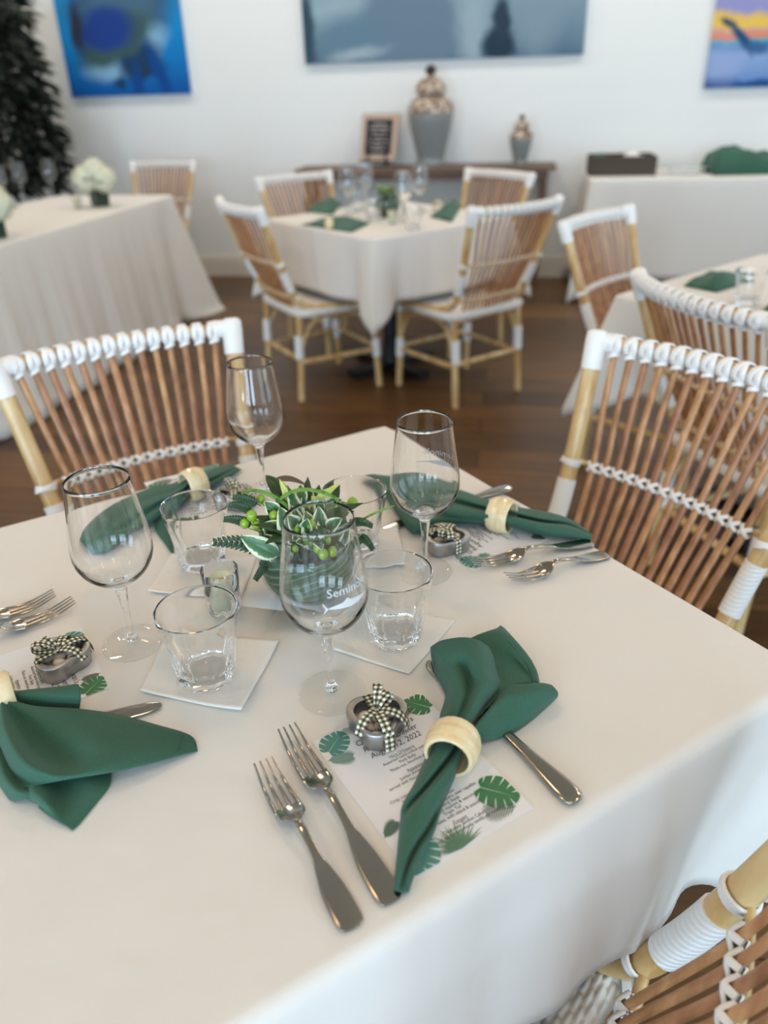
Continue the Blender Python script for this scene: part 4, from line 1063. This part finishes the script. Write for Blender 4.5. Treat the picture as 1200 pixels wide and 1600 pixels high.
# ================================================================== pictures on the back wall
def wall_local(u, v_, org):
    p = onwall(u, v_, .035)-org; return p.dot(WD), p.z
def picture(label, bl, br, height, base, layers, frame=None):
    A, B = onwall(*bl, .035), onwall(*br, .035); z0 = (A.z+B.z)/2; w = (B-A).dot(WD)
    org = Vector((A.x, A.y, z0))
    m = mat('paint_%d' % len(MATS), (90, 120, 160), .7, spec=.2)
    t = N(m, 'ShaderNodeTexCoord'); s_ = N(m, 'ShaderNodeSeparateXYZ'); L(m, t.outputs['Object'], s_.inputs[0])
    nz = noise(m, t.outputs['Object'], 7, 4); n2_ = noise(m, t.outputs['Object'], 3, 2)
    X = math_(m, 'ADD', s_.outputs[0], math_(m, 'MULTIPLY', math_(m, 'SUBTRACT', nz, .5), .10))
    Z = math_(m, 'ADD', s_.outputs[2], math_(m, 'MULTIPLY', math_(m, 'SUBTRACT', n2_, .5), .12))
    col = ramp(m, math_(m, 'ADD', math_(m, 'DIVIDE', Z, height), math_(m, 'MULTIPLY', math_(m, 'SUBTRACT', nz, .5), .08)), base)
    for (u, v_, ru, rv, rot, rgb, soft) in layers:
        cx_, cz_ = wall_local(u, v_, org); k = (B-A).length/abs(br[0]-bl[0]); rx, rz = ru*k, rv*k
        dx = math_(m, 'SUBTRACT', X, cx_); dz = math_(m, 'SUBTRACT', Z, cz_); c_, q_ = cos(rot), sin(rot)
        a = math_(m, 'DIVIDE', math_(m, 'ADD', math_(m, 'MULTIPLY', dx, c_), math_(m, 'MULTIPLY', dz, q_)), rx)
        b_ = math_(m, 'DIVIDE', math_(m, 'SUBTRACT', math_(m, 'MULTIPLY', dz, c_), math_(m, 'MULTIPLY', dx, q_)), rz)
        d = math_(m, 'SQRT', math_(m, 'ADD', math_(m, 'MULTIPLY', a, a), math_(m, 'MULTIPLY', b_, b_)))
        mr = N(m, 'ShaderNodeMapRange'); L(m, d, mr.inputs[0]); mr.inputs[1].default_value = 1+soft; mr.inputs[2].default_value = 1-soft; mr.inputs[3].default_value = 0; mr.inputs[4].default_value = 1
        mx_ = N(m, 'ShaderNodeMix'); mx_.data_type = 'RGBA'; L(m, mr.outputs[0], mx_.inputs[0]); L(m, col, mx_.inputs[6]); mx_.inputs[7].default_value = (*lin(rgb), 1); col = mx_.outputs[2]
    L(m, col, BS(m).inputs['Base Color'])
    mb = MB().box((w/2, .017, height/2), (w, .034, height)); o = mb.build('painting', m, smooth=20)
    o.location = org; o.rotation_euler = (0, 0, math.atan2(WD.y, WD.x)); return tag(o, label, 'painting', 'unframed pictures on the back wall')
picture('blue underwater painting on the back wall at left', (112, 150), (297, 148), .95,
        [(0, (8, 84, 160)), (.25, (10, 120, 190)), (.5, (20, 140, 205)), (1, (30, 150, 210))],
        [(185, 10, 78, 42, .0, (50, 84, 120), .25), (190, 25, 60, 40, .2, (70, 104, 128), .3), (195, 84, 68, 24, .35, (130, 176, 206), .2), (215, 90, 34, 20, .3, (24, 62, 104), .3), (180, 66, 62, 24, .38, (60, 90, 90), .2), (165, 48, 42, 26, .05, (30, 62, 136), .25), (120, 45, 10, 30, 0, (44, 50, 70), .4), (225, 105, 30, 10, .1, (30, 60, 90), .4), (190, 128, 10, 8, 0, (20, 60, 100), .4), (217, 135, 8, 30, 0, (10, 70, 140), .4), (250, 115, 8, 40, .3, (10, 70, 140), .4)])
picture('wide grey-blue seascape print above the ginger jars', (477, 97), (911, 88), .86,
        [(0, (84, 112, 134)), (.15, (110, 136, 152)), (.5, (136, 160, 172)), (1, (160, 180, 190))],
        [(520, 20, 46, 20, .1, (150, 176, 186), .6), (640, 45, 78, 62, 0, (104, 128, 146), .15), (545, 60, 60, 30, 0, (100, 130, 150), .5), (560, 82, 40, 8, .2, (156, 176, 186), .6), (480, 50, 12, 60, 0, (50, 76, 90), .4), (740, 45, 24, 60, 0, (150, 170, 182), .5), (840, 30, 30, 50, 0, (126, 150, 164), .5), (780, 70, 24, 22, 0, (36, 58, 74), .25), (784, 30, 13, 30, 0, (44, 64, 80), .3)])
picture('colourful painting of waves and a leaping billfish at the right edge', (1101, 137), (1290, 134), .95,
        [(0, (24, 70, 130)), (.04, (30, 86, 150)), (.07, (110, 145, 200)), (.19, (140, 170, 215)), (.24, (60, 130, 180)), (.275, (90, 170, 190)), (.30, (228, 134, 96)), (.345, (214, 160, 150)), (.375, (236, 200, 80)), (.43, (230, 190, 100)), (.46, (150, 150, 200)), (1, (130, 140, 200))],
        [(1130, 100, 30, 26, 0, (150, 170, 215), .6), (1160, 60, 30, 7, -.95, (34, 80, 120), .3), (1140, 34, 14, 5, -.2, (60, 80, 100), .4), (1180, 75, 20, 8, -.2, (60, 100, 150), .4)])

# ================================================================== console with jars and sign
mat('console_wood', (116, 92, 74), .55); mat('jar_grey', (134, 138, 137), .35, coat=.3); mat('jar_tan', (176, 150, 126), .5)
m = mat('jar_pattern', (190, 170, 150), .5); v = coord(m); L(m, ramp(m, noise(m, v, 34, 3), [(.42, (206, 190, 170)), (.5, (150, 118, 96)), (.6, (110, 96, 90))]), BS(m).inputs['Base Color'])
mat('sign_frame', (196, 172, 156), .6); mat('slate', (52, 48, 46), .8); mat('chalk', (210, 206, 200), .9)
CZ = .80
cp = onwall(660, 262, .22)   # console runs along the wall
ca = math.atan2(WD.y, WD.x)
cpx = WA+WD*((W(665, 258, CZ)-WA).dot(WD))+WN*.20
t = thing('console_table', 'narrow brown console table against the back wall under the ginger jars', 'table', (cpx.x, cpx.y, 0), ca)
MB().box((0, 0, CZ-.015), (1.80, .34, .03)).build('tabletop', 'console_wood', t, smooth=20)
MB().box((0, 0, CZ-.055), (1.70, .28, .045)).build('apron', 'console_wood', t, smooth=20)
for sx in (-1, 1):
    for sy in (-1, 1): MB().tube([(sx*.82, sy*.12, CZ-.04), (sx*.83, sy*.12, .4), (sx*.80, sy*.125, 0)], [.026, .02, .014], 10).build('leg', 'console_wood', t)
MB().box((0, 0, .2), (1.36, .22, .025)).build('shelf', 'console_wood', t, smooth=20)
def ginger_jar(label, u, v_, hgt, rz=0):
    base = W(u, v_, CZ); b2 = WA+WD*((base-WA).dot(WD))+WN*.2
    t = thing('ginger_jar', label, 'jar', (b2.x, b2.y, CZ), rz, 'lidded ginger jars on the console'); k = hgt/.70; kr = k*1.17
    def sc(p): return smooth_prof([(r*kr, z*k) for r, z in p], 5)
    MB().lathe([(0, 0)]+sc([(.095, 0), (.098, .02), (.092, .06), (.112, .16), (.142, .30), (.150, .37)])+[(.150*kr, .375*k)], 40, cap1=False).build('body', 'jar_grey', t, smooth=60)
    MB().lathe(sc([(.150, .375), (.146, .42), (.115, .465), (.082, .485), (.08, .50)]), 40, cap0=False, cap1=False).build('shoulder', 'jar_pattern', t, smooth=60)
    l = MB().lathe(sc([(.088, .50), (.095, .505), (.098, .53), (.09, .565), (.06, .60), (.028, .62), (.02, .63)])+[(0, .631*k)], 40, cap0=False).build('lid', 'jar_pattern', t, smooth=60)
    MB().lathe([(0, .628*k)]+sc([(.02, .628), (.034, .65), (.034, .67), (.018, .69)])+[(0, .70*k)], 20).build('knob', 'slate', l, smooth=60)
ginger_jar('tall grey and tan ginger jar with lid on the console', 675, 257, .62)
ginger_jar('small grey ginger jar right of the tall one', 812, 254, .31)
b0 = W(583, 245, CZ+.03); b2 = WA+WD*((b0-WA).dot(WD))+WN*.18
t = thing('framed_chalkboard', 'small framed black chalkboard sign on a stand left of the tall jar', 'sign', (b2.x+.10, b2.y-.03, CZ), ca-.35)
tl_ = radians(14); Mx = Matrix.Rotation(-tl_, 3, 'X')
def tb(c, sz): return MB().box(Mx @ Vector(c)+Vector((0, 0, .04)), sz, Mx)
fm = tb((-.125, 0, .15), (.035, .02, .30))
for c_, z_ in (((.125, 0, .15), (.035, .02, .30)), ((0, 0, .0175), (.215, .02, .035)), ((0, 0, .2825), (.215, .02, .035))): fm.box(Mx @ Vector(c_)+Vector((0, 0, .04)), z_, Mx)
fm.build('frame', 'sign_frame', t, smooth=20)
tb((0, -.002, .15), (.218, .012, .232)).build('board', 'slate', t, smooth=20)
ch = MB(); rr_ = random.Random(2)
for k in range(7):
    w_ = .15 if k else .10
    ch.box(Mx @ Vector((0, -.0088, .235-.028*k))+Vector((0, 0, .04)), (w_*rr_.uniform(.7, 1), .001, .006), Mx)
tag(ch.build('chalk_lines', 'chalk', t), kind='stuff')
ez = MB().tube([(-.09, -.03, 0), (-.03, .03, .2)], .007, 8).tube([(.09, -.03, 0), (.03, .03, .2)], .007, 8).tube([(0, .12, 0), (0, .03, .22)], .007, 8).box((0, -.022, .036), (.22, .03, .012))
ez.build('easel', 'black_metal', t)

# ================================================================== dressing of the other tables
def mound(label, pts_px, z, hgt, seed, name='cloth_napkin', mt='napkin_green', group='green cloth napkins', cat='napkin'):
    """a loosely folded cloth spread between four corner points on a table of height z"""
    A, B, C, D = [W(u, v_, z) for u, v_ in pts_px]; n = 22; rnd = random.Random(seed); ph = [rnd.uniform(0, 6) for _ in range(4)]; P = []
    for i in range(n+1):
        row = []
        for j in range(n+1):
            a, b = i/n, j/n; p = A.lerp(B, a).lerp(D.lerp(C, a), b)
            e = (sin(pi*a)*sin(pi*b))**.55
            row.append(Vector((p.x, p.y, z+.004+hgt*e*(.62+.38*sin(8*b+3*a+ph[0]))*(.75+.25*sin(5*a+ph[1])))))
        P.append(row)
    o = MB().grid(P).build(name, mt, origin=(A+C)/2, smooth=180, solid=.002)
    return tag(o, label, cat, group)
mound('green napkin at the back left of the middle table', [(478, 332), (508, 312), (536, 318), (520, 336)], .75, .05, 1)
mound('green napkin on the near left side of the middle table', [(470, 352), (540, 338), (578, 350), (550, 364)], .75, .03, 2)
mound('green napkin at the right side of the middle table', [(672, 340), (700, 318), (722, 322), (706, 348)], .75, .05, 3)
mound('green napkin on the table at the right edge, behind the curved chair back', [(1068, 448), (1110, 424), (1182, 438), (1120, 458)], .75, .045, 4)
mound('partly cut-off green napkin at the right edge above the chair back', [(1172, 500), (1200, 480), (1260, 490), (1230, 515)], .75, .04, 5)
for px, h_, ax, lb in (((514, 350), .022, (1, .2), 'wooden ring around the near left napkin of the middle table'), ((684, 322), .022, (.3, 1), 'wooden ring at the right of the middle table')):
    c = rmb.copy(); COL.objects.link(c); P_ = W(*px, .75+h_); c.location = P_; c.rotation_euler = Vector((ax[0], ax[1], 0)).to_track_quat('Z', 'Y').to_euler(); c.scale = (1.06,)*3; tag(c, lb, 'napkin ring', 'pale wooden napkin rings')
vase = [o for o in bpy.data.objects if o.name == 'glass_vase'][0]
fv = W(606, 338, .75)
dup(vase, fv, 0, 'round vase at the centre of the middle table')
dup(bq, fv+Vector((0, 0, .075)), 1.2, 'green bouquet at the centre of the middle table')
for (u, v_), lb in (((545, 333), 'wine glass at the left of the middle table'), ((572, 322), 'wine glass left of the vase on the middle table'), ((630, 346), 'wine glass right of the vase on the middle table'), ((656, 330), 'wine glass farthest right on the middle table'),
                    ((84, 306), 'wine glass beside the white hydrangeas on the left banquet table'), ((38, 312), 'wine glass in front of the dark tree on the left banquet table'), ((8, 318), 'wine glass at the left edge on the left banquet table')):
    dup(plain_glass, W(u, v_, .7515), 1.0, lb)
for (u, v_), lb in (((584, 344), 'tumbler in front of the vase on the middle table'), ((646, 358), 'tumbler at the near right on the middle table'), ((560, 330), 'tumbler at the back left on the middle table'), ((1166, 474), 'tumbler near the right edge on the table behind the chairs')):
    dup(tm, W(u, v_, .7515), .4, lb)
vc = [o for o in bpy.data.objects if o.name == 'votive_candle'][0]; vh = [o for o in bpy.data.objects if o.name == 'votive_holder'][0]
for (u, v_), lb in (((612, 350), 'on the middle table before the vase'), ((122, 326), 'on the left banquet table beside the hydrangeas')):
    q = W(u, v_, .7515); dup(vh, q, 0, 'glass votive holder '+lb); dup(vc, q+Vector((0, 0, .007)), 0, 'cream candle in the holder '+lb)
mat('hydrangea', (236, 238, 214), .7, sub=.15); mat('vase_dark', (40, 56, 44), .3); mat('leaf_plain', (52, 92, 44), .5)
def hydrangea(label, vlabel, u, v_, r, seed):
    q = W(u, v_, .7515); rnd = random.Random(seed)
    t = thing('square_vase', vlabel, 'vase', q); MB().lathe([(0, 0), (.045, 0), (.052, .004), (.056, .085), (.052, .086), (.046, .01), (0, .008)], 4, cap0=False, cap1=False).build('body', 'vase_dark', t, smooth=30)
    t = thing('hydrangeas', label, 'flowers', q+Vector((0, 0, .10)))
    heads = [(Vector((-.05, -.02, .045)), .075), (Vector((.055, -.03, .04)), .07), (Vector((.0, .05, .06)), .072), (Vector((0, -.01, .08)), .07)]
    for hc, hr in heads:
        mb = MB()
        mb.ball(hc, hr*.82, 12)
        for k in range(90):
            z_ = 1-2*(k+.5)/90; a = k*2.39996; rr = sqrt(1-z_*z_); d = Vector((rr*cos(a), rr*sin(a), z_)); p = hc+d*hr*rnd.uniform(.86, 1)
            s1 = d.orthogonal().normalized(); s2 = d.cross(s1); f_ = .013
            rot = rnd.uniform(0, 1.5); x1 = s1*cos(rot)+s2*sin(rot); x2 = s2*cos(rot)-s1*sin(rot)
            for sx, sy in ((1, 0), (0, 1), (-1, 0), (0, -1)):
                c_ = x1*sx+x2*sy; o_ = x2*sx-x1*sy
                mb.add([p, p+c_*f_*.6+o_*f_*.5+d*.002, p+c_*f_*1.1+d*.003, p+c_*f_*.6-o_*f_*.5+d*.002], [(0, 1, 2, 3)])
        mb.build('flower_head', 'hydrangea', t, smooth=180)
    for k in range(9):
        a = k*.7+.3; d = Vector((cos(a), sin(a), 0)); P, UV = leaf(d*.02, d*.125+Vector((0, 0, .02+.05*rnd.random())), .06, curl=.3); MB().grid(P, uv=UV).build('leaf', 'leaf_plain', t, smooth=180, solid=.0006)
hydrangea('white hydrangeas in a dark vase near the far end of the left banquet table', 'dark square vase holding the farther white hydrangeas', 158, 322, .1, 1)
hydrangea('white hydrangeas cut off by the left edge of the photo', 'dark square vase at the left edge of the photo', -6, 372, .1, 2)

# tree in the corner
mat('leaf_night', (18, 28, 17), .6); mat('bark', (70, 56, 44), .8); mat('pot_dark', (44, 44, 42), .6)
tb_ = Vector((-2.62, 5.85, 0))
t = thing('potted_tree', 'dark leafy tree in the corner behind the left banquet table', 'plant', tb_)
MB().lathe([(0, 0), (.17, 0), (.21, .02), (.25, .38), (.24, .40), (.22, .36), (0, .35)], 28, cap0=False, cap1=False).build('pot', 'pot_dark', t)
MB().tube([(0, 0, .3), (.02, .0, .8), (-.02, .02, 1.3), (.02, 0, 2.0)], [.03, .026, .02, .008], 10).build('trunk', 'bark', t)
mb = MB(); rnd = random.Random(5)
for k in range(2600):
    z_ = rnd.uniform(.72, 1.88); R_ = .46*(1-.16*abs(z_-1.15)/.8)*rnd.uniform(.2, 1)**.5; a = rnd.uniform(0, 6.283)
    p = Vector((R_*cos(a), R_*sin(a), z_)); d = Vector((cos(a), sin(a), rnd.uniform(-.9, .3))).normalized()
    P, UV = leaf(p, p+d*rnd.uniform(.10, .18), .045, nrm=(rnd.uniform(-1, 1), rnd.uniform(-1, 1), 1), nl=4, curl=.2); mb.grid(P, uv=UV)
tag(mb.build('foliage', 'leaf_night', t, smooth=180), kind='stuff')

# serving table at right
m = mat('wicker_dark', (74, 64, 56), .8); v = coord(m, scale=(60, 60, 90)); ck = N(m, 'ShaderNodeTexChecker'); ck.inputs['Scale'].default_value = 1; L(m, v, ck.inputs[0]); ck.inputs[1].default_value = (*lin((92, 80, 68)), 1); ck.inputs[2].default_value = (*lin((50, 44, 40)), 1); L(m, ck.outputs[0], BS(m).inputs['Base Color']); bump(m, ck.outputs[1], .6, .004)
bk = W(966, 266, .755); bk = RA+WD2*(.215)-WN2*.30; bk = Vector((bk.x, bk.y, .7515))
t = thing('wicker_basket', 'dark rectangular wicker basket on the left end of the serving table', 'basket', bk, ca)
w1, d1, h1 = .40, .26, .105
MB().box((0, 0, .006), (w1-.02, d1-.02, .012)).build('base', 'wicker_dark', t)
for sx in (-1, 1): MB().box((sx*w1/2, 0, h1/2), (.014, d1, h1)).build('side', 'wicker_dark', t)
for sy in (-1, 1): MB().box((0, sy*d1/2, h1/2), (w1+.014, .014, h1)).build('side', 'wicker_dark', t)
MB().tube([(-w1/2, -d1/2, h1), (w1/2, -d1/2, h1), (w1/2, d1/2, h1), (-w1/2, d1/2, h1), (-w1/2, -d1/2, h1)], .010, 8).build('rim', 'wicker_dark', t)
def stack_cloth(name, label, cat, c, rz, w_, d_, z0, z1, mt, seed):
    rnd = random.Random(seed); P = []; n = 16
    for i in range(n+1):
        row = []
        for j in range(n+1):
            x, y = (i/n-.5), (j/n-.5); e = min(1, (1-abs(2*x)**4))*min(1, (1-abs(2*y)**4))
            row.append(Vector((x*w_, y*d_, (z1-z0)*max(0, e)**.4*(.80-.45*x+.07*sin(15*x+seed+3*y)+.08*sin(11*y+6*x)+.03*sin(31*x-9*y)))))
        P.append(row)
    o = MB().grid(P).build(name, mt, smooth=180, solid=.003); o.location = (c[0], c[1], z0); o.rotation_euler = (0, 0, rz); return tag(o, label, cat)
Rr = Vector((cos(ca), sin(ca), 0))
stack_cloth('folded_cloth', 'folded green cloth at the left inside the wicker basket', 'cloth', bk-Rr*.12, ca, .13, .2, .764, .885, 'napkin_green', 1)
stack_cloth('folded_linen', 'folded white linen at the right inside the wicker basket', 'cloth', bk+Rr*.09, ca, .16, .2, .764, .895, 'cotton_cloth', 2)
pl = RA+WD2*.98-WN2*.30
stack_cloth('cloth_pile', 'heap of dark green cloths on the serving table below the wave painting', 'cloth', pl, ca+.1, .46, .36, .7515, .905, 'napkin_green', 3)
pl2 = RA+WD2*.62-WN2*.26
t = thing('chafing_tray', 'small clear tray beside the heap of green cloths', 'tray', (pl2.x, pl2.y, .7515), ca)
MB().lathe([(0, 0), (.10, 0), (.125, .03), (.13, .032), (.128, .034), (.10, .004), (0, .003)], 30, cap0=False, cap1=False).build('dish', 'thick_glass', t)
